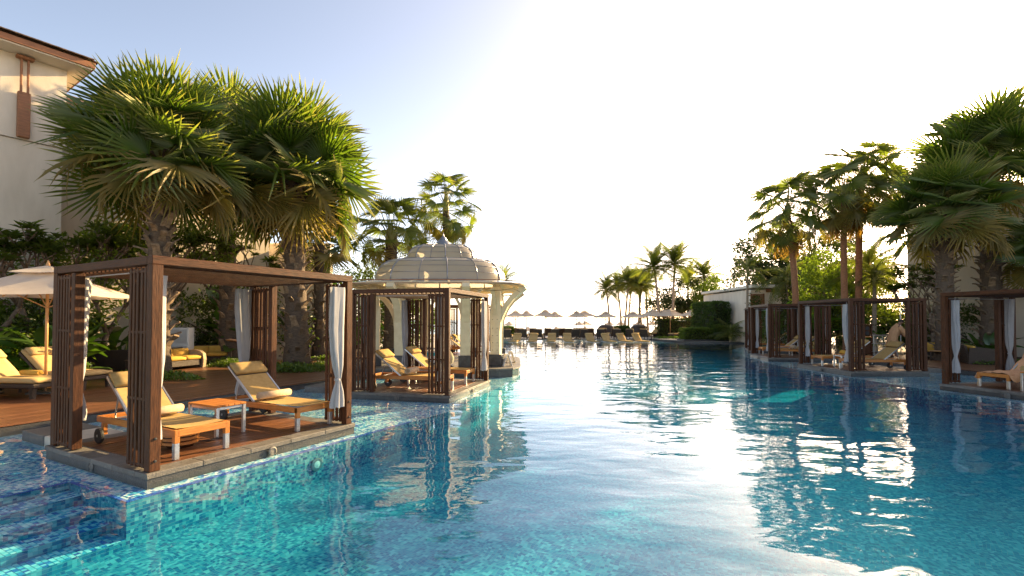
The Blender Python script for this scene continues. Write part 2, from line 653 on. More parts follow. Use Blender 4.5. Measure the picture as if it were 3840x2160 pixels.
M['boot'] = pm('leaf_base', (.07, .045, .026), (.27, .19, .115), 9, .8, .5, (1, 1, 1), .7)
M['bark'] = pm('branch_bark', (.09, .06, .04), (.22, .16, .11), 12, .85, .5, rand=.2)
M['petiole'] = pm('leaf_stalk', (.20, .22, .05), (.34, .30, .09), 4, .5, 0, rand=.3)
M['fan'] = leaf_mat('fan_leaf', (.062, .122, .012), (.120, .185, .020), (.36, .29, .12), .46, .04, .45)
M['fan_tall'] = leaf_mat('fan_leaf_sunny', (.095, .135, .018), (.17, .20, .03), (.38, .29, .13), .58, .04, .45)  # brighter copy of the fan leaf, backlit glow put into its colour
M['fan_old'] = leaf_mat('fan_leaf_old', (.16, .15, .03), (.28, .20, .05), (.42, .28, .11), .5, .03, .5)
M['fan_dry'] = leaf_mat('fan_leaf_dry', (.38, .20, .05), (.50, .26, .07), (.45, .28, .10), .5, .02, .6)
M['frond'] = leaf_mat('feather_frond', (.075, .105, .018), (.140, .160, .032), (.24, .21, .06), .5, .04, .4)
M['big_leaf'] = leaf_mat('broad_leaf', (.070, .170, .018), (.130, .250, .030), None, .5, .06, .35)
M['big_leaf2'] = leaf_mat('dark_broad_leaf', (.045, .100, .016), (.085, .150, .024), None, .4, .08, .35)
M['shrub'] = leaf_mat('shrub_leaf', (.060, .095, .016), (.115, .145, .026), None, .45, .05, .4)
M['shrub_light'] = leaf_mat('light_shrub_leaf', (.13, .19, .022), (.21, .26, .036), None, .5, .04, .4)
M['tree'] = leaf_mat('tree_leaf', (.045, .070, .015), (.085, .105, .022), None, .42, .05, .4)
M['hedge'] = leaf_mat('hedge_leaf', (.050, .090, .016), (.095, .140, .026), None, .4, .04, .4)
M['cover'] = leaf_mat('ground_cover_leaf', (.085, .150, .018), (.160, .220, .032), None, .42, .04, .4)
M['core'] = pm('inner_twigs', (.012, .016, .006), (.03, .03, .012), 10, .9, 0, rand=0)
M['soil'] = pm('planting_soil', (.045, .032, .022), (.09, .065, .045), 4, .95, .4, rand=0, world=True)
M['sand'] = pm('beach_sand', (.40, .32, .22), (.52, .43, .31), .6, .9, .2, rand=0, world=True)
M['mosaic'] = mosaic_mat('mosaic_shelf')
M['mosaic_deep'] = mosaic_mat('mosaic_floor', pal=FLOOR_RAMP, warp=.20)
M['mosaic_wall'] = mosaic_mat('mosaic_wall', wall=True, pal=FLOOR_RAMP)
M['tiles'] = tile_island_mat('mosaic_tile')
M['trim'] = tile_island_mat('blue_trim_tile', True)
M['grout'] = pm('pale_grout', (.30, .36, .38), (.40, .45, .46), 8, .7, 0, rand=0)
M['skin'] = pm('skin', (.20, .10, .06), (.28, .15, .09), 6, .5, 0, rand=0)
M['hair'] = pm('dark_hair', (.02, .012, .008), (.05, .03, .018), 30, .5, .2, rand=0)
M['robe'] = fabric('tan_robe', (.52, .29, .15), (.62, .37, .20), .1, 8)
M['red'] = pm('red_cloth', (.50, .03, .02), (.6, .05, .03), 8, .7, 0, rand=0)
M['bluecloth'] = pm('blue_cloth', (.02, .09, .35), (.04, .14, .45), 8, .7, 0, rand=0)
M['teal'] = pm('teal_print', (.02, .33, .38), (.03, .40, .45), 8, .5, 0, rand=0)
M['orange'] = pm('orange_lit_rim', (.50, .20, .05), (.65, .28, .08), 8, .6, .1, rand=0)  # orange light of the kiosk niche, put into the rim colour
M['glass'] = pm('pale_window', (.45, .50, .55), (.55, .60, .64), 1, .1, 0, rand=0)
# ------------------------------------------------------------------ the setting: land, pool, sea
LEFT = [(-12.0, -5), (-10.5, 3), (-8.2, 7.8), (-5.7, 13.1), (-4.57, 15.5), (-5.75, 15.9), (-5.9, 22), (-5.6, 26), (-4.2, 30), (-3.2, 38), (-2.2, 45)]
RIGHT = [(17.0, -5), (16.4, 8), (16.6, 13), (15.2, 17.2), (15.0, 19.5), (15.6, 23), (17.5, 28), (18.6, 33), (18.2, 37.4), (13.8, 38.8), (12.7, 45)]
left_poly = [(-260, -5)] + LEFT + [(-260, 45)]
right_poly = [(260, 45)] + RIGHT[::-1] + [(260, -5)]
struct('left_terrace_ground', MB().prism(left_poly[::-1] if False else left_poly, -1.6, .09), M['stone_wet'])
struct('right_terrace_ground', MB().prism(right_poly, -1.6, .09), M['stone_wet'])
struct('near_terrace_ground', MB().prism([(-260, -90), (260, -90), (260, -5), (-260, -5)], -1.6, .09), M['pale_stone'])
struct('far_terrace_ground', MB().prism([(-260, 45), (260, 45), (260, 60), (-260, 60)], -1.6, .10), M['pale_stone'])
bm = MB()
bm.add([(-260, 60, .06), (260, 60, .06), (260, 64, -.6), (-260, 64, -.6), (260, 84, -2.2), (-260, 84, -2.2)], [(0, 1, 2, 3), (3, 2, 4, 5)])
struct('beach', bm, M['sand'])
bm = MB()
ys = [76, 120, 240, 600, 2000, 9000]
for a, b in zip(ys[:-1], ys[1:]):
    bm.add([(-6000, a, -1.75), (6000, a, -1.75), (6000, b, -1.75), (-6000, b, -1.75)], [(0, 1, 2, 3)])
struct('sea', bm, sea_mat())


def sheet(poly, z):
    return MB().add([(p[0], p[1], z) for p in poly], [tuple(range(len(poly)))])


# soil beds behind the decks, stone strip round the far right corner
struct('left_planting_soil', sheet([(-60, 4), (-17, 6), (-13.6, 12), (-12.5, 18), (-7.2, 22.0), (-6.5, 29), (-30, 40), (-60, 40)], .105), M['soil'])
struct('right_planting_soil', sheet([(60, 4), (21, 8), (20.2, 16), (20.4, 22.5), (18.6, 25.5), (20.4, 34), (60, 40)], .105), M['soil'])
struct('right_pool_coping', sheet([(12.7, 45), (13.8, 38.8), (18.2, 37.4), (18.6, 33), (20.0, 33), (19.6, 38.6), (14.9, 40.2), (14.2, 45)], .125), M['pale_stone'])
struct('left_far_paving', sheet([(-30, 29.5), (-4.4, 29.5), (-3.2, 38), (-2.2, 45), (-30, 45)], .125), M['pale_stone'])

# pool basin, shelves, steps
struct('pool_floor', MB().add([(-14, -6, -.52), (20, -6, -.52), (20, 46, -.52), (-14, 46, -.52)], [(0, 1, 2, 3)]), M['mosaic_deep'])
E1 = Vector((math.cos(R(61.8)), math.sin(R(61.8)), 0))
E2 = Vector((-E1.y, E1.x, 0))
Q = Vector((-3.95, 5.03, 0))
NOTCH = 1.32


def lp(u, v, z=0.0):
    p = Q + E1 * u + E2 * v
    return (p.x, p.y, z)


ZS = -.055
shelf_left = [lp(-9, NOTCH)[:2], lp(0, NOTCH)[:2], lp(0, 0)[:2], lp(2.12, 0)[:2], lp(5.6, 0)[:2], (-.95, 11.7), (-.45, 13.2), (.05, 15.2), (.5, 18.5), (.3, 22), (-.2, 24),
              (-.6, 27), (-3.5, 31.5), (-7, 31.5), (-7, 14), (-9.5, 8), (-13.5, -2)]
shelf_right = [(12.3, -6), (18, -6), (18, 8), (18, 34), (17, 35), (14, 31), (13, 28), (11.9, 25), (11.2, 22), (10.92, 19.4), (11.15, 13.3), (11.7, 9)]
shelf_far = [(-3, 39.2), (13.3, 39.2), (13.5, 46), (-3, 46)]
for nm, poly in (('left_pool_shelf', shelf_left), ('right_pool_shelf', shelf_right), ('far_pool_shelf', shelf_far)):
    o = struct(nm, MB().prism(poly, -1.3, ZS - .004), M['mosaic_wall'])
    struct(nm + '_floor', sheet(poly, ZS), M['mosaic'])
    if nm == 'left_pool_shelf':
        shelf_obj = o
steps_o = None
for k in range(4):
    z = -.145 - .095 * k
    v0, v1 = NOTCH - .33 * (k + 1), NOTCH - .33 * k
    poly = [lp(-9, v0)[:2], lp(-.002, v0)[:2], lp(-.002, NOTCH)[:2], lp(-9, NOTCH)[:2]]
    zz = z
    struct('pool_step', MB().prism(poly[::1], -1.28, zz), M['mosaic_wall'])


# single mosaic tiles where the shelf and steps lie near enough to tell them apart
def tiles_mesh(cells, size=.04, gap=.004, h=.003):
    mb = MB()
    a = size / 2 - gap / 2
    for (u, v, z) in cells:
        j = rnd.uniform(-.0009, .0009)
        b = a - .0015
        pts = [lp(u - a, v - a, z), lp(u + a, v - a, z), lp(u + a, v + a, z), lp(u - a, v + a, z),
               lp(u - b, v - b, z + h + j), lp(u + b, v - b, z + h), lp(u + b, v + b, z + h - j), lp(u - b, v + b, z + h)]
        mb.add(pts, [(4, 5, 6, 7), (0, 1, 5, 4), (1, 2, 6, 5), (2, 3, 7, 6), (3, 0, 4, 7)])
    return mb


cells = []
for i in range(-62, 160):
    for j in range(2, 100):
        u, v = (i + .5) * .04, (j + .5) * .04
        if u < 0.08 and v < NOTCH + .08:
            continue
        if .27 < u < 3.34 and .21 < v < 2.88:
            continue
        if u > 3.3 and v > 1.3:
            continue
        if u > .3 and v > 2.0:
            continue
        if v > 3.6:
            continue
        cells.append((u, v, ZS + .001))
o = obj('tile', tiles_mesh(cells), M['tiles'], shelf_obj)
o['kind'] = 'stuff'
cells = []
for k in range(4):
    z = -.145 - .095 * k + .001
    for i in range(-80, 0):
        for j in range(8):
            cells.append(((i + .5) * .04, NOTCH - .33 * (k + 1) + (j + .5) * .04, z))
o = obj('step_tile', tiles_mesh(cells), M['tiles'], shelf_obj)
o['kind'] = 'stuff'
# blue trim tiles along the shelf edge, one by one
tm = MB().box((0, 0, 0), (.036, .036, .008), None, .002).mesh('trim_tile')
tm.materials.append(M['trim'])
n_t = 0
for i in range(112):
    for j in (0, 1):
        p = lp((i + .5) * .04, (j + .5) * .04, ZS + .004)
        obj('trim_tile', tm, None, shelf_obj, p, (0, 0, R(61.8)))
for j in range(2, 33):
    p = lp(.02, (j + .5) * .04, ZS + .004)
    obj('trim_tile', tm, None, shelf_obj, p, (0, 0, R(61.8)))
for i in range(40):
    p = lp(-(i + .5) * .04, NOTCH + .02, ZS + .004)
    obj('trim_tile', tm, None, shelf_obj, p, (0, 0, R(61.8)))

# water body
obj_w = struct('pool_water', MB().prism([(-13.5, -5.5), (19.5, -5.5), (19.5, 45.5), (-13.5, 45.5)], -1.5, 0.0), water_mat())

# underwater lights in the shelf wall
for k, (u, z) in enumerate(((2.35, -.27), (5.0, -.27))):
    p = lp(u, -.012, z)
    t = thing('pool_light', ['round white underwater lamp in the wall below the nearest cabana', 'round white underwater lamp in the wall nearer the second cabana'][k], 'pool light', p, R(61.8), 'underwater lamps of the pool wall')
    obj('lens', MB().lathe([(.0, 0), (.075, 0), (.07, .012), (.0, .02)], 20), M['white_metal'], t, rot=(R(90), 0, 0))
    obj('ring', MB().lathe([(.075, 0), (.095, 0), (.095, .01), (.075, .014)], 20), M['steel'], t, rot=(R(90), 0, 0))

# ------------------------------------------------------------------ timber deck on the left, plank by plank
deck = tag(obj('timber_deck', MB().prism([(-13.0, -2), (-12.2, -2), (-10.6, 3), (-8.26, 7.85), (-5.78, 13.15), (-4.7, 15.45), (-5.8, 15.95), (-5.95, 22), (-12.5, 24), (-14.5, 14), (-17, 4)], .04, .098), M['stone_wet']),
           'long dark red timber deck along the left side of the pool', 'deck')
DA = math.atan2(5.3, 2.5)
DD = Vector((math.cos(DA), math.sin(DA), 0))
DN = Vector((-DD.y, DD.x, 0))
DP = Vector((-8.2, 7.8, 0))
plank_cache = {}


def plank(length, w=.138, t=.026, ch=.004):
    key = (round(length, 2), w, t)
    if key not in plank_cache:
        me = MB().box((0, 0, 0), (length, w, t), None, ch).mesh('plank')
        me.materials.append(M['plank'])
        plank_cache[key] = me
    return plank_cache[key]


for r_ in range(52):
    off = .07 + r_ * .145
    s0, s1 = -6.0 + off * .1, min(8.3 + max(0, off - .3) * 1.05, 15.0)
    s = s0 - rnd.uniform(0, 2.4)
    while s < s1 - .3:
        L_ = 3.6
        e = min(s + L_, s1)
        ln = round(e - s, 1)
        if ln > .25 and e > -3.5:
            c = DP + DD * (s + ln / 2) + DN * off
            obj('plank', plank(ln - .004), None, deck, (c.x, c.y, .113 + rnd.uniform(-.0015, .0015)), (0, 0, DA))
        s = e
# right-hand deck
rdeck = tag(obj('timber_deck', MB().prism([(16.5, 6), (22, 6), (21, 24.5), (16.0, 24.5), (15.66, 23), (15.06, 19.5), (15.26, 17.2), (16.66, 13)], .04, .098), M['stone_wet']),
            'grey brown timber deck behind the cabanas on the right', 'deck')
for i in range(75):
    y = 13.0 + i * .145
    x0 = 16.66 if y < 13 else (16.66 - (y - 13) / 4.2 * 1.4 if y < 17.2 else (15.26 - (y - 17.2) / 2.3 * .2 if y < 19.5 else 15.06 + (y - 19.5) / 3.5 * .6))
    x1 = 20.6
    ln = round(x1 - x0, 1)
    obj('plank', plank(ln), None, rdeck, (x1 - ln / 2, y, .113 + rnd.uniform(-.0015, .0015)))


# ------------------------------------------------------------------ left hotel building
hotel = thing('hotel_building', 'tall cream hotel building with brown shingled eaves at the left edge', 'building', (-15.07, 16.29, 0), R(56))


def hbox(name, c, d, mat, parent=hotel, ch=0.0):
    return obj(name, MB().box((0, 0, 0), d, None, ch), mat, parent, c)


ZEV = 10.25
hbox('wall', (-7.0, 4.0, (7.6 + ZEV) / 2), (14.0, 8.0, ZEV - 7.6), M['wall'])
hbox('lower_wall', (-7.03, 4.03, 3.79), (13.94, 7.94, 7.58), M['wall'])
hbox('wing_wall', (4.0, 5.4, 4.6), (8.0, 7.6, 9.2), M['wall'])


def roof_slab(name, x0, x1, y0, y1, z, slope, parent, ins=3.0):
    """hipped slab: eaves at z, rising inwards"""
    vs = [(x0, y0, z), (x1, y0, z), (x1, y1, z), (x0, y1, z), (x0, y0 + ins, z + slope * ins), (x1 - ins, y0 + ins, z + slope * ins), (x1 - ins, y1 - ins, z + slope * ins), (x0, y1 - ins, z + slope * ins)]
    return obj(name, MB().add(vs, [(0, 3, 2, 1), (0, 1, 5, 4), (1, 2, 6, 5), (2, 3, 7, 6), (4, 5, 6, 7), (0, 4, 7, 3)]), M['shingle'], parent)


roof = roof_slab('roof', -14.5, .5, -.85, 9.0, ZEV + .30, .30, hotel)
obj('soffit', MB().box((0, 0, 0), (14.9, 9.7, .05)), M['soffit'], hotel, (-7.0, 4.06, ZEV + .03))
obj('fascia_board', MB().box((0, 0, 0), (15.0, .05, .20), None, .01), M['fascia'], hotel, (-6.98, -.83, ZEV + .14))
obj('fascia_board', MB().box((0, 0, 0), (.05, 9.7, .20), None, .01), M['fascia'], hotel, (.5, 4.06, ZEV + .14))
sh = MB().box((0, 0, 0), (.17, .34, .035), None, .004).mesh('shingle')
sh.materials.append(M['shingle'])
for row in range(2):
    for i in range(40):
        x = .47 - row * .3 - (i + .5 + .5 * (row % 2)) * .175
        obj('shingle', sh, None, roof, (x, -.8 + row * .22, ZEV + .345 + row * .066), (R(12), R(rnd.uniform(-2, 2)), 0))
    for i in range(40):
        y = -.8 + row * .3 + (i + .5 + .5 * (row % 2)) * .175
        obj('shingle', sh, None, roof, (.45 - row * .22, y, ZEV + .345 + row * .066), (R(12), R(rnd.uniform(-2, 2)), R(90)))
roof2 = roof_slab('wing_roof', -.9, 9.0, .55, 12.0, 9.15, .48, hotel, 4.0)
obj('fascia_board', MB().box((0, 0, 0), (9.9, .05, .24), None, .01), M['fascia'], hotel, (4.05, .54, 9.06))
obj('soffit', MB().box((0, 0, 0), (9.8, 1.1, .05)), M['soffit'], hotel, (4.05, 1.1, 9.02))
sh2 = MB().box((0, 0, 0), (.19, .36, .035), None, .004).mesh('shingle')
sh2.materials.append(M['shingle'])
for row in range(11):
    for i in range(20):
        x = -.6 + (i + .5 * (row % 2)) * .2
        obj('shingle', sh2, None, roof2, (x, .66 + row * .235, 9.225 + row * .113), (R(25.6 - 5), R(rnd.uniform(-2, 2)), 0))
br = part_empty('wall_bracket', hotel, (-1.05, -.1, 0))
obj('bracket_post', MB().box((0, 0, 0), (.30, .16, 1.45), None, .02), M['fascia'], br, (0, 0, 8.35))
for s in (-.08, .08):
    obj('bracket_bar', MB().box((0, 0, 0), (.06, .06, 1.2), None, .01), M['fascia'], br, (s, -.05, 9.6))
obj('bracket_head', MB().box((0, 0, 0), (.42, .2, .10), None, .02), M['fascia'], br, (0, -.05, 10.17))

gw = thing('garden_wall', 'pale rendered garden wall behind the fan palms and shrubs', 'wall', (-14.2, 25.0, 0))
obj('wall', MB().box((0, 0, 0), (9.4, .4, 5.6)), M['wall'], gw, (.2, 0, 2.85))
obj('coping', MB().box((0, 0, 0), (9.5, .5, .1), None, .02), M['wall'], gw, (.2, 0, 5.7))

# ------------------------------------------------------------------ right-hand buildings
rb = thing('white_building', 'tall plain cream building behind the palms at the right edge', 'building', (22.0, 27.0, 0))
obj('wall', MB().prism([(0, 0), (6.5, -17), (26, -17), (26, 3.0)], 0, 7.6), M['wall'], rb)
obj('parapet', MB().prism([(-.04, .06), (6.45, -17.1), (26.1, -17.1), (26.1, 3.1)], 7.6, 7.76), M['wall'], rb)
pv = thing('pool_pavilion', 'low cream pavilion with brown fascia and louvred shutter on the right', 'building', (17.8, 36.4, 0))
obj('wall', MB().box((0, 0, 0), (5.6, 9, 4.1)), M['wall'], pv, (2.9, 4.5, 2.05))
obj('roof', MB().box((0, 0, 0), (6.1, 9.6, .22), None, .03), M['soffit'], pv, (2.95, 4.3, 4.32))
obj('fascia_board', MB().box((0, 0, 0), (4.6, .12, .26), None, .01), M['fascia'], pv, (3.5, -.08, 4.03))
lv = part_empty('shutter', pv, (.55, -.06, 0))
for s in (-.48, .48):
    obj('stile', MB().box((0, 0, 0), (.09, .08, 3.6), None, .01), M['fascia'], lv, (s, 0, 2.0))
lm = MB().box((0, 0, 0), (.88, .05, .075), None, .006).mesh('slat')
lm.materials.append(M['fascia'])
for i in range(34):
    obj('slat', lm, None, lv, (0, 0, .25 + i * .105), (R(35), 0, 0))
# ------------------------------------------------------------------ domed gazebo
GZ = .24
gaz = thing('domed_gazebo', 'cream gazebo with a translucent two-tier dome standing in the pool', 'gazebo', (-2.65, 18.7, GZ))


def sup(th, a, n=3.4):
    c, s = math.cos(th), math.sin(th)
    r = a / ((abs(c) ** n + abs(s) ** n) ** (1 / n))
    return Vector((r * c, r * s, 0))


base_poly = [tuple(sup(2 * math.pi * k / 48 + .01, 2.92, 7)[:2]) for k in range(48)]
plat = obj('platform', MB().prism(base_poly, -1.45, -.05), M['stone_wet'], gaz)
ns = 40
for k in range(ns):
    t0, t1 = 2 * math.pi * k / ns + .002, 2 * math.pi * (k + 1) / ns - .002
    a0, a1, b0, b1 = sup(t0, 2.96, 7), sup(t1, 2.96, 7), sup(t0, 2.3, 7), sup(t1, 2.3, 7)
    obj('paving_stone', MB().prism([a0[:2], a1[:2], b1[:2], b0[:2]], -.05, rnd.uniform(-.002, .001)), M['stone'], plat)
obj('floor', MB().prism([tuple(sup(2 * math.pi * k / 48, 2.295, 7)[:2]) for k in range(48)], -.05, -.006), M['stone'], plat)
COLS = [(sx * x, sy * y) for (x, y) in ((2.1, 1.82), (1.08, 2.35)) for sx in (1, -1) for sy in (-1, 1)]
bolt = MB().lathe([(.014, 0), (.014, .008), (.0, .012)], 6).mesh('bolt')
bolt.materials.append(M['dark_z'])
for (x, y) in COLS:
    c_ = part_empty('column', gaz, (x, y, 0))
    ang = math.atan2(y * .9, x * 1.0)
    if abs(x) > abs(y):
        ang = math.atan2(y * .25, x)
    else:
        ang = math.atan2(y, x * .25)
    c_.rotation_euler = (0, 0, ang)
    obj('plinth', MB().box((0, 0, 0), (.46, .46, .40), None, .015), M['stone_wet'], c_, (0, 0, .2))
    obj('shaft', MB().slab([(0, 0, .40), (0, 0, 1.2), (.02, 0, 1.75), (.03, 0, 2.72)], [.32, .33, .40, .26], .34, (0, 1, 0)), M['cream'], c_)
    obj('arm', MB().slab([(.10, 0, 1.40), (.20, 0, 1.75), (.36, 0, 2.08), (.60, 0, 2.38), (.86, 0, 2.58), (1.05, 0, 2.70)], [.12, .16, .17, .17, .17, .15], .24, (0, 1, 0)), M['cream'], c_)
    obj('brace', MB().slab([(.12, 0, 2.62), (.17, 0, 2.2), (.22, 0, 1.9)], [.06, .05, .05], .12, (0, 1, 0)), M['cream'], c_)
    obj('brace', MB().slab([(.16, 0, 2.58), (.40, 0, 2.64), (.74, 0, 2.60)], [.05, .06, .05], .12, (0, 1, 0)), M['cream'], c_)
    for s in (-1, 1):
        obj('arch', MB().slab([(0, s * .12, 1.75), (0, s * .20, 2.1), (0, s * .36, 2.42), (0, s * .56, 2.66)], [.10, .10, .10, .09], .12, (1, 0, 0)), M['cream'], c_)
    for z in (.55, .8, 1.05, 1.3, 1.6):
        for s in (-.08, .08):
            obj('bolt', bolt, None, c_, (.0 + s, -.172, z), (R(90), 0, 0))

# eaves
ZE = 2.72
NG = 16
GA = [2 * math.pi * (k + .5) / NG for k in range(NG)]
pan_m = None


def dome_mat():
    m, nt, out = new_mat('translucent_dome_sheet')
    tc = nt.nodes.new('ShaderNodeTexCoord')
    nz = N(nt, 'ShaderNodeTexNoise', Scale=1.6, Detail=5.0)
    nt.links.new(tc.outputs['Object'], nz.inputs['Vector'])
    c = mixc(nt, nz.outputs[0], (.42, .38, .31), (.53, .47, .37))
    d = nt.nodes.new('ShaderNodeBsdfDiffuse')
    t = nt.nodes.new('ShaderNodeBsdfTranslucent')
    nt.links.new(c, d.inputs[0])
    nt.links.new(c, t.inputs[0])
    m1 = N(nt, 'ShaderNodeMixShader', Fac=.55)
    nt.links.new(d.outputs[0], m1.inputs[1])
    nt.links.new(t.outputs[0], m1.inputs[2])
    g = N(nt, 'ShaderNodeBsdfGlossy', Roughness=.25)
    fr = N(nt, 'ShaderNodeFresnel', IOR=1.45)
    m2 = nt.nodes.new('ShaderNodeMixShader')
    nt.links.new(fr.outputs[0], m2.inputs[0])
    nt.links.new(m1.outputs[0], m2.inputs[1])
    nt.links.new(g.outputs[0], m2.inputs[2])
    nt.links.new(m2.outputs[0], out.inputs[0])
    return m


M['dome'] = dome_mat()
eave = part_empty('eaves', gaz, (0, 0, ZE))
for k in range(NG):
    t0, t1 = GA[k], GA[(k + 1) % NG] + (2 * math.pi if k == NG - 1 else 0)
    g = MB()
    rows = [(2.28, .26), (2.75, .17), (3.12, .10)]
    q = 4
    vs, fs = [], []
    for (rr, z) in rows:
        for i in range(q + 1):
            p = sup(t0 + (t1 - t0) * i / q, rr, 4.5)
            vs.append((p.x, p.y, z))
    for a in range(2):
        for i in range(q):
            fs.append((a * (q + 1) + i, a * (q + 1) + i + 1, (a + 1) * (q + 1) + i + 1, (a + 1) * (q + 1) + i))
    obj('eave_panel', MB().add(vs, fs), M['dome'], eave)
    p0, p1 = sup(t0, 3.15, 4.5), sup(t0, 2.2, 4.5)
    obj('rafter', MB().beam((p0.x, p0.y, .06), (p1.x, p1.y, .2), .07, .12, .01), M['cream'], eave)
for (rr, z, w, h) in ((3.14, .06, .06, .12), (2.72, .115, .05, .05), (2.28, .2, .10, .14), (2.9, .085, .04, .04)):
    P = [sup(2 * math.pi * k / 64, rr, 4.5) for k in range(65)]
    obj('fascia' if rr > 3.1 else 'purlin', MB().slab([(p.x, p.y, z) for p in P], h, w, (0, 0, 1)), M['cream'], eave)
for (rr) in (3.19, 3.24):
    P = [sup(2 * math.pi * k / 64, rr, 4.5) for k in range(65)]
    obj('gutter_slat', MB().slab([(p.x, p.y, .05 + (rr - 3.19) * 2) for p in P], .02, .03, (0, 0, 1)), M['fascia'], eave)
# two-tier dome
tiers = [('lower_dome', 2.40, 1.24, 2.97, 3.80, 5), ('upper_dome', 1.32, .35, 3.80, 4.42, 4)]
for (nm, r0, r1, z0, z1, nr) in tiers:
    tier = part_empty(nm, gaz)
    m_ = 7

    def prof(i, n=m_, r0=r0, r1=r1, z0=z0, z1=z1):
        f = i / n * math.pi / 2 * .97
        rr = r1 + (r0 - r1) * math.cos(f) ** .62
        zz = z0 + (z1 - z0) * math.sin(f) ** 1.0
        return rr, zz
    for k in range(NG):
        t0, t1 = GA[k], GA[(k + 1) % NG] + (2 * math.pi if k == NG - 1 else 0)
        vs, fs = [], []
        q = 4
        for i in range(m_ + 1):
            rr, zz = prof(i)
            for a in range(q + 1):
                p = sup(t0 + (t1 - t0) * a / q, rr, 3.0)
                vs.append((p.x, p.y, zz))
        for i in range(m_):
            for a in range(q):
                fs.append((i * (q + 1) + a, i * (q + 1) + a + 1, (i + 1) * (q + 1) + a + 1, (i + 1) * (q + 1) + a))
        obj('dome_panel', MB().add(vs, fs), M['dome'], tier, smooth=True)
        rib = []
        for i in range(m_ + 1):
            rr, zz = prof(i)
            p = sup(t0, rr + .012, 3.0)
            rib.append((p.x, p.y, zz + .008))
        obj('dome_rib', MB().tube(rib, .014 if k % 2 else .024, 6), M['grey_metal'], tier, smooth=True)
    for i in range(nr):
        rr, zz = prof(i * (m_ / nr))
        P = [sup(2 * math.pi * k / 64, rr + .004, 3.0) for k in range(65)]
        obj('hoop', MB().tube([(p.x, p.y, zz + .003) for p in P], .009, 5, False), M['grey_metal'], tier)
    rr, zz = prof(m_)
obj('top_cap', MB().lathe([(.42, 4.385), (.40, 4.43), (.2, 4.46)], 20), M['dome'], gaz, smooth=True)
obj('finial', MB().lathe([(.32, 4.43), (.31, 4.47), (.27, 4.55), (.20, 4.62), (.14, 4.67), (.15, 4.69), (.11, 4.71), (.12, 4.73), (.08, 4.76), (.05, 4.80), (.03, 4.84), (.04, 4.86), (.015, 4.90), (.004, 4.98)], 18), M['grey_metal'], gaz, smooth=True)
# strips of string lights hung under the eaves
st = []
for k in range(33):
    p = sup(-math.pi * .62 + k / 32 * math.pi * .75, 3.05, 4.5)
    st.append((p.x, p.y, 2.62 - .10 * abs(math.sin(k * math.pi / 8))))
obj('light_string', MB().tube(st, .008, 4, False), M['dark_x'], gaz)

# sandwich boards beside the gazebo plinth
for k, (x, y, rz) in enumerate(((-.18, 16.75, .3), (-.05, 18.2, .25))):
    t = thing('sandwich_board', ['white folding sign board beside the front gazebo plinth', 'white folding sign board behind the front gazebo plinth'][k], 'sign board', (x, y, GZ), rz, 'sign boards on the gazebo platform')
    for s in (-1, 1):
        obj('panel', MB().beam((s * .16, 0, .0), (s * .02, 0, .42), .02, .3, .003, up=(0, 1, 0)), M['white_metal'], t)
# ------------------------------------------------------------------ cabanas
CL, CW, CH = 3.04, 2.63, 2.43


def cloth_loft(h, rows, n=30, seed=1, amp=.02):
    """gathered curtain: rows = (height fraction, half width, half depth)"""
    r = random.Random(seed)
    ph = [r.uniform(0, 6.28) for _ in range(4)]
    vs, fs = [], []
    for (t, w, d) in rows:
        for k in range(n):
            th = 2 * math.pi * k / n
            m_ = 1 + .27 * math.sin(5 * th + ph[0] + t * 1.5) + .16 * math.sin(9 * th + ph[1] - t)
            vs.append((w * math.cos(th) * m_ + .022 * math.sin(t * 7 + ph[2]), d * math.sin(th) * m_, h * t + (.012 * math.sin(5 * th + ph[3]) if t < .05 else 0)))
    for i in range(len(rows) - 1):
        for k in range(n):
            k2 = (k + 1) % n
            fs.append((i * n + k, i * n + k2, (i + 1) * n + k2, (i + 1) * n + k))
    return MB().add(vs, fs)


cur_rows = [(0, .115, .075), (.05, .115, .07), (.13, .085, .06), (.20, .045, .04), (.225, .036, .034), (.25, .044, .04), (.34, .085, .055), (.48, .115, .06), (.65, .13, .06), (.82, .135, .055), (.95, .14, .045), (1.0, .145, .04)]
CURT = [cloth_loft(1.93, cur_rows, seed=s).mesh('curtain', True) for s in (1, 2)]
for c_ in CURT:
    c_.materials.append(M['curtain'])


SLAT = MB().box((0, 0, 0), (.026, .048, CH - .16), None, .004).mesh('slat')
SLAT.materials.append(M['dark_z'])


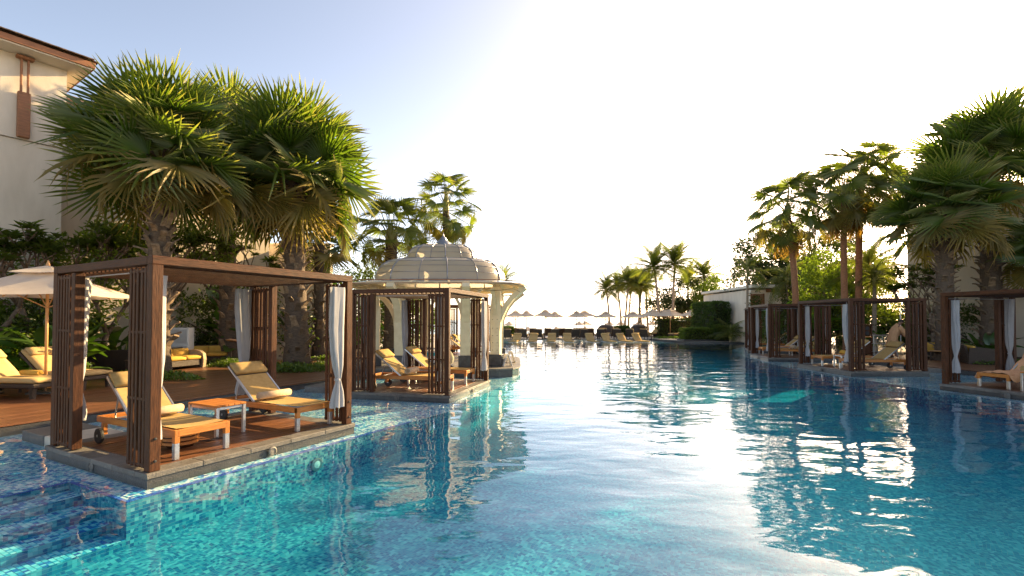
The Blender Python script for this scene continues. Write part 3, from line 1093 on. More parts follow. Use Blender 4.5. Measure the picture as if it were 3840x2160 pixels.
def make_cabana(label, loc, rz):
    t = thing('cabana', label, 'cabana', loc, rz, 'timber cabanas standing in the pool')
    # platform
    pf = obj('platform', MB().box((CL / 2, CW / 2, -.26), (CL - .03, CW - .03, .40)), M['stone_wet'], t)
    cw = .26
    n = 6
    for (a0, a1, fx, yy) in ((0, CL, True, cw / 2), (0, CL, True, CW - cw / 2), (cw, CW - cw, False, cw / 2), (cw, CW - cw, False, CL - cw / 2)):
        m_ = 5 if fx else 4
        ln = (a1 - a0) / m_
        for i in range(m_):
            c = a0 + (i + .5) * ln
            if fx:
                obj('coping_stone', MB().box((0, 0, 0), (ln - .003, cw, .06), None, .006), M['stone'], pf, (c, yy, -.032))
            else:
                obj('coping_stone', MB().box((0, 0, 0), (cw, ln - .003, .06), None, .006), M['stone'], pf, (yy, c, -.032))
    np_ = 16
    pw = (CW - 2 * cw) / np_
    for i in range(np_):
        obj('plank', plank(round(CL - 2 * cw - .006, 2), round(pw - .005, 4), .03), None, pf, (CL / 2, cw + (i + .5) * pw, -.018 + rnd.uniform(-.0015, .0015)))
    for (p, r_) in (((CL * .5, -.012, -.10), (R(90), 0, 0)), ((-.012 + .03, CW * .5, -.10), (0, R(-90), 0))):
        obj('spout', MB().lathe([(0, 0), (.06, 0), (.062, .012), (.045, .02), (.04, .012), (0, .012)], 16), M['stone'], pf, p, r_)
    # corner posts and lattice screens
    q = .10
    for ix, x in enumerate((q, CL - q)):
        for iy, y in enumerate((q, CW - q)):
            po = obj('post', MB().box((0, 0, 0), (.115, .115, CH - .10), None, .006), M['dark_z'], t, (x, y, (CH - .10) / 2))
            obj('post_bolt', MB().lathe([(.016, 0), (.016, .01), (0, .014)], 8), M['rubber'], po, (.0, -.058 if iy == 0 else .07, -1.05), (R(90), 0, 0))
            obj('post_bolt', MB().lathe([(.016, 0), (.016, .01), (0, .014)], 8), M['rubber'], po, (.0, -.058 if iy == 0 else .07, -.80), (R(90), 0, 0))
            sg = 1 if iy == 0 else -1
            scr = part_empty('lattice_screen', t, (x, y + sg * .0575, 0))
            for k in range(5):
                obj('slat', SLAT, None, scr, (-.042 + rnd.uniform(-.003, .003), sg * (.040 + k * .082), (CH - .10) / 2))
                if k < 3:
                    obj('slat', SLAT, None, scr, (.042 + rnd.uniform(-.003, .003), sg * (.07 + k * .135), (CH - .10) / 2))
            if iy == 1:
                obj('stile', MB().box((0, 0, 0), (.11, .10, CH - .12), None, .005), M['dark_z'], scr, (0, sg * .475, (CH - .10) / 2))
            for z in (.06, .80, 1.56, CH - .17):
                obj('rail', MB().box((0, 0, 0), (.106, .40, .03), None, .004), M['dark_y'], scr, (.0, sg * .205, z))
            cx, cy = (.11, .21 * sg) if ix == 0 else (-.20, 0)
            if iy == 1 and ix == 0:
                cx, cy = .10, -.3
            cu = obj('curtain', CURT[(ix + iy) % 2], None, t, (x + cx, y + cy, .30 if iy == 0 else .34), (0, 0, R(rnd.uniform(-8, 8))), (.72 if ix == 0 else .95, 1, 1))
            obj('tie', MB().lathe([(.045, 0), (.05, .02), (.045, .04)], 14), M['curtain'], cu, (0, 0, .42))
            obj('curtain_hook', MB().tube([(0, 0, 1.92), (.02, 0, 1.97), (0, 0, 2.0)], .008, 5), M['curtain'], cu)
    # roof frame and slats
    for y in (q, CW - q):
        obj('roof_beam', MB().box((0, 0, 0), (CL - .085, .115, .10), None, .006), M['dark_x'], t, (CL / 2, y, CH - .05))
    for x in (q, CL - q):
        obj('roof_beam', MB().box((0, 0, 0), (.115, CW - .317, .098), None, .006), M['dark_y'], t, (x, CW / 2, CH - .051))
    sm = MB().box((0, 0, 0), (CL - .32, .035, .07), None, .004)
    me = sm.mesh('roof_slat')
    me.materials.append(M['dark_x'])
    for i in range(21):
        obj('roof_slat', me, None, t, (CL / 2, q + .12 + i * (CW - 2 * q - .24) / 20, CH - .085))
    obj('curtain_rod', MB().tube([(q + .06, q + .07, CH - .16), (q + .06, CW - q - .07, CH - .16)], .009, 6), M['steel'], t)
    return t


ZP = .12
CABS = [
    ('C1', (-4.02, 5.39), 61.8, 'nearest dark timber cabana with two loungers and side table'),
    ('C2', (-1.395, 10.92), 75.0, 'dark timber cabana in front of the domed gazebo'),
    ('C3', (-1.05, 23.0), 88.0, 'dark timber cabana glimpsed behind the domed gazebo columns'),
    ('R1', (11.44, 13.08), -77.0, 'dark timber cabana cut by the right edge with peach towel'),
    ('R2', (11.18, 19.14), -90.0, 'middle dark timber cabana of the right side with sunlit floor'),
    ('R3', (12.15, 24.9), -102.0, 'pale edged timber cabana beyond the middle one on the right'),
    ('R4', (14.3, 30.0), -112.0, 'farthest timber cabana on the right, mostly hidden by the next'),
]
cab = {}
first = None
for nm, (x, y), a, lab in CABS:
    if first is None:
        first = make_cabana(lab, (x, y, ZP), R(a))
        cab[nm] = first
    else:
        cab[nm] = dup(first, (x, y, ZP), R(a), lab)
CABD = {nm: (Vector((x, y, ZP)), R(a)) for nm, (x, y), a, _ in CABS}


def cl(nm, u, v, z=0.0):
    o, a = CABD[nm]
    return (o.x + math.cos(a) * u - math.sin(a) * v, o.y + math.sin(a) * u + math.cos(a) * v, o.z + z)


# ------------------------------------------------------------------ loungers
def cushion(w, l, h, r=.04, nx=6, ny=8, puff=.012, seed=0):
    """soft slab, origin at its bottom centre, long along y"""
    g = random.Random(seed)
    vs, fs = [], []

    def pt(i, j, top):
        u, v = -1 + 2 * i / nx, -1 + 2 * j / ny
        e = min(1 - abs(u), 1 - abs(v))
        x = u * w / 2
        y = v * l / 2
        z = (h * (.80 if e < 1e-6 else 1.0) + puff * (1 - u * u) * (1 - v * v) + g.uniform(-.002, .002)) if top else (h * .2 if e < 1e-6 else 0)
        s = 1.0
        return (x * s, y * s, z)
    ids = {}
    for top in (0, 1):
        for i in range(nx + 1):
            for j in range(ny + 1):
                ids[(i, j, top)] = len(vs)
                vs.append(pt(i, j, top))
    for i in range(nx):
        for j in range(ny):
            fs.append((ids[(i, j, 1)], ids[(i + 1, j, 1)], ids[(i + 1, j + 1, 1)], ids[(i, j + 1, 1)]))
            fs.append((ids[(i, j, 0)], ids[(i, j + 1, 0)], ids[(i + 1, j + 1, 0)], ids[(i + 1, j, 0)]))
    for i in range(nx):
        for j, fl in ((0, 0), (ny, 1)):
            f = (ids[(i, j, 0)], ids[(i + 1, j, 0)], ids[(i + 1, j, 1)], ids[(i, j, 1)])
            fs.append(f if not fl else f[::-1])
    for j in range(ny):
        for i, fl in ((0, 1), (nx, 0)):
            f = (ids[(i, j, 0)], ids[(i, j + 1, 0)], ids[(i, j + 1, 1)], ids[(i, j, 1)])
            fs.append(f if not fl else f[::-1])
    return MB().add(vs, fs)


def make_teak_lounger(label, loc, rz, back=38.0):
    t = thing('teak_lounger', label, 'sun lounger', loc, rz, 'teak sling loungers in the cabanas')
    w, l, zt = .68, 1.98, .36
    for s in (-1, 1):
        obj('side_rail', MB().box((0, 0, 0), (.045, l, .085), None, .006), M['teak_y'], t, (s * (w / 2 - .0225), l / 2, zt - .0425))
    obj('end_rail', MB().box((0, 0, 0), (w - .09, .05, .085), None, .006), M['teak_x'], t, (0, .025, zt - .0425))
    obj('end_rail', MB().box((0, 0, 0), (w - .09, .05, .085), None, .006), M['teak_x'], t, (0, l - .025, zt - .0425))
    for s in (-1, 1):
        lg = obj('leg', MB().box((0, 0, 0), (.062, .062, .16), None, .005), M['teak_z'], t, (s * (w / 2 - .031), .033, zt - .082))
        obj('leg_sleeve', MB().box((0, 0, 0), (.058, .058, .20), None, .004), M['steel'], lg, (0, 0, -.178))
        lg = obj('leg', MB().box((0, 0, 0), (.05, .07, .17), None, .005), M['teak_z'], t, (s * (w / 2 - .03), l - .16, zt - .165))
        wh = obj('wheel', MB().lathe([(0, -.02), (.088, -.02), (.088, .02), (0, .02)], 20), M['teak_x'], t, (s * (w / 2 + .03), l - .16, .105), (0, R(90), 0))
        obj('tyre', MB().lathe([(.088, -.022), (.103, -.018), (.105, 0), (.103, .018), (.088, .022)], 20), M['rubber'], wh)
        obj('hub', MB().lathe([(.018, -.026), (.018, .026)], 10), M['steel'], wh)
    hy = 1.12
    vs, fs = [], []
    n = 10
    for j in range(n + 1):
        y = .05 + (hy - .05) * j / n
        for i in range(5):
            u = -1 + .5 * i
            vs.append((u * (w / 2 - .045), y, zt + .012 - .014 * (1 - u * u)))
    for j in range(n):
        for i in range(4):
            fs.append((j * 5 + i, j * 5 + i + 1, j * 5 + 6 + i, j * 5 + 5 + i))
    obj('seat', MB().add(vs, fs), M['sling'], t, smooth=True)
    bk = obj('backrest', MB().box((0, .44, .0), (w - .14, .84, .016), None, .004), M['sling'], t, (0, hy, zt + .0), (R(back), 0, 0))
    for s in (-1, 1):
        obj('back_rail', MB().box((0, 0, 0), (.03, .90, .035), None, .005), M['steel'], bk, (s * (w / 2 - .055), .44, -.005))
        e = Vector((0, .55, -.01))
    obj('headrest', cushion(w - .12, .25, .085, nx=5, ny=5, puff=.02), M['sling'], bk, (0, .77, .004), smooth=True)
    obj('strap', MB().box((0, 0, 0), (w - .11, .012, .012)), M['rubber'], bk, (0, .64, .012))
    a = R(back)
    py, pz = hy + .55 * math.cos(a), zt + .55 * math.sin(a)
    obj('strut', MB().tube([(-.26, py, pz - .02), (-.26, py + .10, zt - .02)], .01, 6).tube([(.26, py, pz - .02), (.26, py + .10, zt - .02)], .01, 6).tube([(-.26, py + .10, zt - .02), (.26, py + .10, zt - .02)], .01, 6), M['steel'], t)
    return t


lg1 = make_teak_lounger('teak sling lounger nearest the camera in the nearest cabana', cl('C1', .775, .30), CABD['C1'][1])
LBASE = lg1
TL = [('C1', 2.495, .30, 'teak sling lounger beside the wooden side table in the nearest cabana'),
      ('C2', .74, .33, 'near teak lounger with rolled towel in the cabana before the gazebo'),
      ('C2', 2.30, .33, 'far teak lounger in the cabana before the gazebo'),
      ('C3', .75, .30, 'near teak lounger in the cabana behind the gazebo columns'),
      ('C3', 2.25, .30, 'far teak lounger in the cabana behind the gazebo columns'),
      ('R1', .95, .42, 'teak lounger under a peach towel in the cabana cut by the edge'),
      ('R2', 2.35, .30, 'teak lounger on the sunlit floor of the middle right cabana, nearer side'),
      ('R2', .75, .30, 'teak lounger in the middle right cabana, farther side'),
      ('R3', 2.3, .30, 'nearer teak lounger in the pale edged right cabana'),
      ('R3', .75, .30, 'farther teak lounger in the pale edged right cabana'),
      ('R4', 1.5, .30, 'teak lounger in the farthest right cabana')]
for nm, u, v, lab in TL:
    dup(LBASE, cl(nm, u, v), CABD[nm][1], lab)


def rolled_towel(label, loc, rz, length=.5, r=.065, mat='towel'):
    prof = []
    vs, fs = [], []
    turns, n = 2.6, 52
    for side in (-1, 1):
        for i in range(n + 1):
            a = turns * 2 * math.pi * i / n
            rr = r * (.25 + .75 * i / n)
            vs.append((side * length / 2 + .006 * math.sin(a * 3), rr * math.cos(a), rr * math.sin(a) + r))
    for i in range(n):
        fs.append((i, i + 1, n + 2 + i, n + 1 + i))
    o = obj('rolled_towel', MB().add(vs, fs), M[mat], None, loc, (0, 0, rz), smooth=True)
    md = o.modifiers.new('thickness', 'SOLIDIFY')
    md.thickness = .012
    return tag(o, label, 'towel', 'rolled towels on the loungers')


rolled_towel('rolled sand towel on the nearest teak lounger by its backrest', cl('C1', .80, 1.34, .38), CABD['C1'][1] + .06, .52, .07)
rolled_towel('rolled sand towel on the lounger behind the side table', cl('C1', 2.50, 1.32, .38), CABD['C1'][1] - .05, .56, .072)
rolled_towel('rolled towel on the near lounger of the cabana before the gazebo', cl('C2', .74, 1.30, .38), CABD['C2'][1], .5, .085)
rolled_towel('rolled towel on the nearer lounger of the pale edged right cabana', cl('R3', 2.3, 1.3, .38), CABD['R3'][1], .5, .085)
rolled_towel('rolled towel on the far side table of the middle right cabana', cl('R2', 1.5, .9, .44), CABD['R2'][1], .45, .085, 'gold')

# towel thrown over the lounger in the right-hand cabana
vs, fs = [], []
g = random.Random(4)
nx, ny = 16, 34
a = R(38)
for j in range(ny + 1):
    s_ = -.02 + 2.05 * j / ny
    for i in range(nx + 1):
        u = -1 + 2 * i / nx
        if s_ < 1.12:
            y, z = s_ + .03, .385
        else:
            k = s_ - 1.12
            y, z = 1.15 + k * math.cos(a), .40 + k * math.sin(a) + (.09 if .6 < k < .86 else .0)
        x = u * .40
        ov_ = max(0, abs(u) - .82)
        z -= ov_ * (1.1 + .35 * math.sin(j * .7)) * .8
        z += .012 * math.sin(j * .9 + 3 * u) + .010 * math.sin(i * 1.7 + j * .35) + g.uniform(-.003, .003)
        vs.append((x + .015 * math.sin(j * .5), y, z))
for j in range(ny):
    for i in range(nx):
        fs.append((j * (nx + 1) + i, j * (nx + 1) + i + 1, (j + 1) * (nx + 1) + i + 1, (j + 1) * (nx + 1) + i))
o = obj('beach_towel', MB().add(vs, fs), M['peach'], None, cl('R1', .95, .42), (0, 0, CABD['R1'][1]), smooth=True)
o.modifiers.new('thickness', 'SOLIDIFY').thickness = .008
tag(o, 'crumpled peach towel spread over the lounger in the edge cabana', 'towel')


def make_side_table(label, loc, rz):
    t = thing('side_table', label, 'table', loc, rz, 'teak side tables between the loungers')
    w, l, h = .46, .72, .46
    tp = part_empty('table_top', t)
    for i in range(5):
        obj('slat', MB().box((0, 0, 0), (.085, l, .028), None, .004), M['teak_y'], tp, (-w / 2 + .046 + i * .092, 0, h - .014))
    for s in (-1, 1):
        obj('apron', MB().box((0, 0, 0), (w - .11, .022, .04), None, .003), M['steel'], t, (0, s * (l / 2 - .03), h - .051))
        obj('apron', MB().box((0, 0, 0), (.022, l - .11, .04), None, .003), M['steel'], t, (s * (w / 2 - .03), 0, h - .051))
        for q in (-1, 1):
            obj('leg', MB().box((0, 0, 0), (.045, .045, h - .03), None, .004), M['steel'], t, (s * (w / 2 - .027), q * (l / 2 - .027), (h - .03) / 2))
    return t


stb = make_side_table('small teak topped table between the two loungers of the nearest cabana', cl('C1', 1.56, 1.34), CABD['C1'][1])
dup(stb, cl('C2', 1.52, 1.35), CABD['C2'][1], 'small teak topped table in the cabana before the gazebo')
dup(stb, cl('R2', 1.5, .95), CABD['R2'][1], 'small teak topped table in the middle right cabana')
dup(stb, cl('R1', 1.75, .75), CABD['R1'][1], 'small teak topped table beside the peach towel lounger')
dup(stb, cl('R3', 1.5, 1.1), CABD['R3'][1], 'small teak topped table in the pale edged right cabana')

# slatted drum under the nearest lounger, with its cable
t = thing('slatted_drum', 'dark slatted wooden drum with black cable under the nearest lounger', 'planter', cl('C1', .86, .98), CABD['C1'][1])
obj('drum', MB().lathe([(.15, 0), (.19, .06), (.20, .14), (.18, .24), (.14, .28)], 20), M['dark_x'], t, smooth=True)
for i in range(4):
    z = .05 + i * .055
    obj('slat', MB().lathe([(.19, z), (.215, z), (.215, z + .035), (.19, z + .035)], 20), M['teak_x'], t)
obj('cable', MB().tube([(.2, 0, .02), (.34, -.1, .012), (.45, -.02, .01), (.55, -.12, .01), (.6, -.08, .01)], .009, 6), M['rubber'], t)

# step blocks linking deck and cabana platforms
def stone_steps(label, pts, z):
    t = thing('stepping_slab', label, 'step', (0, 0, 0), 0, 'stone slabs between the deck and the cabanas')
    for i, (c, d, a) in enumerate(pts):
        obj('slab', MB().box((0, 0, 0), d, None, .012), M['stone' if i % 2 else 'pale_stone'], t, (c[0], c[1], z), (0, 0, a))


p = cl('C1', .62, 3.05)
stone_steps('grey stone slab bridge from the deck to the nearest cabana', [((p[0], p[1]), (.72, .78, .20), CABD['C1'][1]), ((cl('C1', .62, 3.86)[0], cl('C1', .62, 3.86)[1]), (.72, .78, .20), CABD['C1'][1])], .0)
stone_steps('grey stone slab bridge from the deck to the gazebo cabana', [((cl('C2', 1.2, 3.06)[0], cl('C2', 1.2, 3.06)[1]), (1.1, .82, .20), CABD['C2'][1]), ((cl('C2', 1.2, 3.9)[0], cl('C2', 1.2, 3.9)[1]), (1.1, .82, .20), CABD['C2'][1])], .0)
stone_steps('grey stone slab bridge behind the middle right cabana', [((14.25, 17.6), (.8, .8, .2), 0), ((14.98, 17.6), (.6, .8, .2), 0)], .0)

# bag and white tub in the gazebo cabana
t = thing('white_tub', 'white plastic tub with a teal label in the gazebo cabana', 'tub', cl('C2', 2.95, 1.75, .0), CABD['C2'][1])
obj('tub', MB().lathe([(.13, 0), (.16, .34), (.165, .36), (.0, .36)], 20), M['white_metal'], t, (0, 0, .46))
obj('tub_label', MB().lathe([(.153, .20), (.160, .30)], 20), M['teal'], t, (0, 0, .461))
obj('stand', MB().box((0, 0, .23), (.36, .36, .459), None, .01), M['stone_wet'], t)
t = thing('cloth_bag', 'lumpy grey green bag beside the white tub', 'bag', cl('C2', 2.98, 1.32, 0), 0)
vs = [(math.cos(2 * math.pi * k / 14) * r * (1 + .1 * math.sin(k * 2.3 + z * 9)), math.sin(2 * math.pi * k / 14) * r * .8, z) for (r, z) in ((.10, .0), (.19, .08), (.2, .2), (.17, .33), (.10, .42), (.03, .46)) for k in range(14)]
fs = [(i * 14 + k, i * 14 + (k + 1) % 14, (i + 1) * 14 + (k + 1) % 14, (i + 1) * 14 + k) for i in range(5) for k in range(14)]
obj('bag', MB().add(vs, fs), pm('khaki_cloth', (.20, .19, .12), (.36, .33, .24), 9, .9, .3, rand=0), t, (0, 0, .4), smooth=True)
obj('stand', MB().box((0, 0, .2), (.4, .36, .40), None, .01), M['stone_wet'], t)


# ------------------------------------------------------------------ umbrellas
def make_umbrella(name, label, loc, rz, group, side=2.65, rim=2.28, apex=2.92, pole='pole', valance=.0):
    t = thing(name, label, 'umbrella', loc, rz, group)
    h = side / 2
    obj('pole', MB().lathe([(.03, .02), (.03, apex - .05)], 10), M[pole], t, smooth=True)
    obj('base', MB().box((0, 0, 0), (.5, .5, .06), None, .02), M['stone_wet'], t, (0, 0, .03))
    obj('finial', MB().lathe([(.025, 0), (.045, .04), (.03, .08), (.012, .14), (.0, .16)], 10), M[pole], t, (0, 0, apex + .03), smooth=True)
    cn = [(h, h), (-h, h), (-h, -h), (h, -h)]
    can = part_empty('canopy', t)
    n = 6
    vz = rim + (apex - rim) * .72
    for k in range(4):
        a, b = Vector((*cn[k], 0)), Vector((*cn[(k + 1) % 4], 0))
        vs, fs = [], []
        for j in range(n + 1):
            f = .22 + .78 * j / n
            for i in range(n + 1):
                u = i / n
                p = (a * (1 - u) + b * u) * f
                sag = .05 * 4 * u * (1 - u) * f + .04 * math.sin(math.pi * (j / n))
                vs.append((p.x, p.y, apex + (rim - apex) * f - sag))
        for j in range(n):
            for i in range(n):
                fs.append((j * (n + 1) + i, j * (n + 1) + i + 1, (j + 1) * (n + 1) + i + 1, (j + 1) * (n + 1) + i))
        obj('panel', MB().add(vs, fs), M['canvas'], can, smooth=True)
        vs, fs = [], []
        for j in range(3):
            f = .0 + .36 * j / 2
            for i in range(n + 1):
                u = i / n
                p = (a * (1 - u) + b * u) * f
                vs.append((p.x, p.y, apex + .06 + (rim - apex) * f * .85 - .05 * math.sin(math.pi * u) * f))
        for j in range(2):
            for i in range(n):
                fs.append((j * (n + 1) + i, j * (n + 1) + i + 1, (j + 1) * (n + 1) + i + 1, (j + 1) * (n + 1) + i))
        obj('vent_flap', MB().add(vs, fs), M['canvas'], can, smooth=True)
        obj('rib', MB().beam((0, 0, apex - .06), (a.x * .985, a.y * .985, rim - .025), .025, .03), M[pole], t)
        m_ = (a + b) / 2
        obj('rib', MB().beam((0, 0, apex - .07), (m_.x * .97, m_.y * .97, rim - .085), .022, .026), M[pole], t)
        obj('strut', MB().beam((0, 0, rim - .30), (a.x * .52, a.y * .52, apex + (rim - apex) * .52 - .05), .018, .022), M[pole], t)
    return t


um = make_umbrella('parasol', 'cream square parasol on a timber pole over the left deck loungers', (-10.85, 11.35, .12), R(12), 'cream parasols')
dup(um, (21.3, 29.6, .12), R(30), 'cream parasol behind the middle right cabana', scale=(.95, .95, .92))
FARU = [(1933, 44.0, 'leftmost'), (1974, 47.0, ''), (2044, 43.5, ''), (2081, 47.0, ''), (2162, 43.5, ''), (2191, 47.0, ''), (2271, 43.5, ''), (2373, 43.5, '')]
ordn = ['first', 'second', 'third', 'fourth', 'fifth', 'sixth', 'seventh', 'eighth', 'ninth', 'tenth', 'eleventh', 'twelfth', 'thirteenth', 'fourteenth', 'fifteenth']
umd = make_umbrella('parasol', 'first dark poled parasol from the gazebo in the row beyond the pool', ((1933 - 1920) / 1824 * 44.0, 44.4, .10), R(8), 'cream parasols', 1.95, 2.04, 2.55, 'dark_pole')
for i, (u, y, _) in enumerate(FARU[1:]):
    y += .9
    dup(umd, ((u - 1920) / 1824 * y, y, .10), R(rnd.uniform(-15, 15)), scale=(rnd.uniform(.92, 1.1),) * 2 + (rnd.uniform(.96, 1.04),), label='%s dark poled parasol from the gazebo in the row beyond the pool' % ordn[i + 1])
for i, (u, y) in enumerate(((2449, 50.0), (2490, 51.0), (2513, 48.0), (2609, 45.5), (2681, 44.0))):
    dup(um, ((u - 1920) / 1824 * y, y, .10), R(rnd.uniform(0, 40)), '%s cream parasol from the coconut palms before the long hedge' % ordn[i], scale=(.92, .92, .94))
for i, (u, y, z) in enumerate(((1910, 74, -1.0), (1980, 70, -1.75), (2087, 70, -1.75), (2172, 74, -.95), (2196, 76, -.95), (2194, 70, -1.75), (2285, 76, -.95), (2328, 74, -.95), (2396, 76, -.95), (2446, 76, -.95))):
    dup(umd, ((u - 1920) / 1824 * y, y, z), R(rnd.uniform(0, 90)), '%s small parasol from the gazebo on the beach below the terrace' % ordn[i], 'small parasols on the beach', scale=(.85, .85, 1.0))


# ------------------------------------------------------------------ wicker loungers
def make_wicker_lounger(label, loc, rz, back=42, mat='cushion', group='wicker loungers with tan cushions', name='wicker_lounger'):
    t = thing(name, label, 'sun lounger', loc, rz, group)
    w, l = .74, 2.0
    obj('frame', MB().box((0, 0, 0), (w, l, .10), None, .025), M['wicker'], t, (0, l / 2, .27))
    for s in (-1, 1):
        for y in (.08, l - .35):
            obj('leg', MB().slab([(0, 0, .24), (0, 0, 0)], [.11, .07], .08, (0, 1, 0)), M['wicker'], t, (s * (w / 2 - .06), y, 0))
    obj('seat_cushion', cushion(w - .02, 1.24, .12, seed=2), M[mat], t, (0, .62, .32), smooth=True)
    bk = obj('backrest', MB().box((0, .42, -.03), (w, .86, .06), None, .02), M['wicker'], t, (0, 1.22, .34), (R(back), 0, 0))
    obj('back_cushion', cushion(w - .03, .84, .11, seed=3), M[mat], bk, (0, .42, .005), smooth=True)
    obj('headrest', cushion(w - .08, .24, .10, nx=5, ny=5, puff=.02), M[mat], bk, (0, .70, .10), smooth=True)
    return t


wl = make_wicker_lounger('wicker lounger with raised back beside the deck parasol', (-10.25, 12.1, .126), R(82), group='wicker deck loungers')
dup(wl, (-10.15, 10.75, .126), R(84), 'wicker lounger in front of the deck parasol, foot towards the pool', 'wicker deck loungers')
dup(wl, (-10.45, 9.55, .126), R(86), 'wicker lounger at the left edge, only its foot showing', 'wicker deck loungers')
rolled_towel('rolled orange towel on the raised back deck lounger', (-11.55, 12.35, .57), R(82), .5, .06, 'peach')
rolled_towel('rolled yellow towel on the deck lounger at the left edge', (-10.75, 10.9, .57), R(170), .5, .07, 'gold')
t = thing('wicker_table', 'low wicker side table between the deck loungers', 'table', (-11.15, 11.55, .126), R(-6))
obj('table_top', MB().box((0, 0, 0), (.7, .45, .05), None, .01), M['wicker'], t, (0, 0, .40))
for s in (-1, 1):
    for q in (-1, 1):
        obj('leg', MB().box((0, 0, 0), (.05, .05, .376), None, .008), M['wicker'], t, (s * .31, q * .19, .188))

# row of tan loungers lying in the shallow water at the far edge
tan = thing('shallow_lounger', 'x', 'sun lounger', (0, 0, 0), 0, 'tan loungers in the shallow far water')
obj('seat', cushion(.70, 1.2, .10, seed=5), M['cushion'], tan, (0, .6, .06), smooth=True)
bk = obj('backrest', MB().box((0, .38, -.02), (.68, .76, .04), None, .01), M['wicker'], tan, (0, 1.18, .10), (R(48), 0, 0))
obj('back_cushion', cushion(.70, .78, .09, seed=6), M['cushion'], bk, (0, .38, .002), smooth=True)
obj('headrest', cushion(.64, .20, .08, nx=5, ny=4, puff=.02), M['cushion'], bk, (0, .66, .085), smooth=True)
obj('frame', MB().box((0, 0, 0), (.72, 1.7, .06), None, .01), M['white_metal'], tan, (0, .85, .02))
for i, (u, tw) in enumerate(((1922, -16), (1988, -14), (2064, -9), (2137, 2), (2232, 10), (2300, 15), (2362, 18), (2424, 20))):
    y = 39.9
    x = (u - 1920) / 1824 * y
    lab = '%s tan lounger from the gazebo in the shallow water at the far edge' % ordn[i]
    if i == 0:
        tan.location = (x, y, -.04)
        tan.rotation_euler = (0, 0, R(-tw * -1 * 1.0) * -1 if False else R(tw))
        tan['label'] = lab
    else:
        dup(tan, (x, y, -.04), R(tw), lab)
# dark wicker loungers seen from behind, facing the sea
dk = thing('dark_lounger', 'x', 'sun lounger', (0, 0, 0), 0, 'dark wicker loungers facing the sea')
bk = obj('backrest', MB().box((0, -.31, -.03), (.68, .64, .09), None, .03), M['wicker'], dk, (0, .5, .36), (R(-62), 0, 0))
obj('back_cushion', cushion(.64, .62, .10, seed=8), M['cushion'], bk, (0, -.31, .02), smooth=True)
obj('seat', MB().box((0, 0, 0), (.76, 1.4, .12), None, .03), M['wicker'], dk, (0, 1.15, .28))
obj('seat_cushion', cushion(.70, 1.3, .10, seed=9), M['cushion'], dk, (0, 1.15, .34), smooth=True)
for s in (-1, 1):
    for y in (.5, 1.75):
        obj('leg', MB().box((0, 0, 0), (.06, .06, .26), None, .01), M['wicker'], dk, (s * .31, y, .13))
    obj('armrest', MB().tube([(s * .37, .45, .30), (s * .38, .48, .52), (s * .38, .75, .54), (s * .37, .82, .30)], .025, 6), M['wicker'], dk)
row = [(1900, 42), (1960, 42), (2018, 42), (2083, 42), (2161, 42), (2193, 42), (2250, 42), (2312, 42.3), (2358, 42.6), (2410, 42.6)]
row2 = [(1951, 45.6), (2000, 45.6), (2055, 45.6), (2108, 45.6), (2134, 44.4), (2163, 46.6), (2187, 47), (2215, 45.6), (2262, 46), (2258, 44.6), (2309, 46.5), (1928, 47.5)]
first_d = True
for ri, rr in enumerate((row, row2)):
    for i, (u, y) in enumerate(rr):
        x = (u - 1920) / 1824 * y
        if ri == 0:
            lab = '%s dark wicker lounger from the gazebo just behind the tan row' % ordn[i]
            tw = -6 if i < 3 else (4 if i < 6 else -18 - 4 * (i - 6))
        else:
            lab = 'dark wicker lounger in the rear row, %s from the gazebo side' % ordn[i]
            tw = rnd.uniform(-5, 5)
        if first_d:
            dk.location = (x, y, .10)
            dk.rotation_euler = (0, 0, R(tw))
            dk['label'] = lab
            first_d = False
        else:
            dup(dk, (x, y, .10), R(tw), lab)
# loungers by the hedge on the right
for i, (u, y, tw) in enumerate(((2450, 49.0, -62), (2462, 49.6, -62), (2474, 50.2, -62), (2486, 50.8, -62), (2545, 47.5, -65), (2738, 41.6, -55), (2775, 40.8, -60))):
    x = (u - 1920) / 1824 * y
    dup(wl, (x - .9, y - .3, .12), R(tw), ['first', 'second', 'third', 'fourth'][i] + ' of the four tan loungers below the coconut palms' if i < 4 else ['tan lounger with upright back behind the coconut trunk', 'tan lounger with red and blue cloths right of the round hedge', 'tan lounger with a rolled peach towel right of the round hedge'][i - 4], 'tan loungers by the far hedge')
x = (2722 - 1920) / 1824 * 41.0
o = tag(obj('cloth', cushion(.35, .3, .08), M['red'], None, (x + .35, 41.0, .60), (0, 0, .4), smooth=True), 'red cloth lying on the lounger beside the round hedge', 'cloth')
o = tag(obj('cloth', cushion(.4, .3, .08), M['bluecloth'], None, (x - .1, 41.0, .58), (0, 0, .2), smooth=True), 'blue cloth lying on the lounger beside the round hedge', 'cloth')
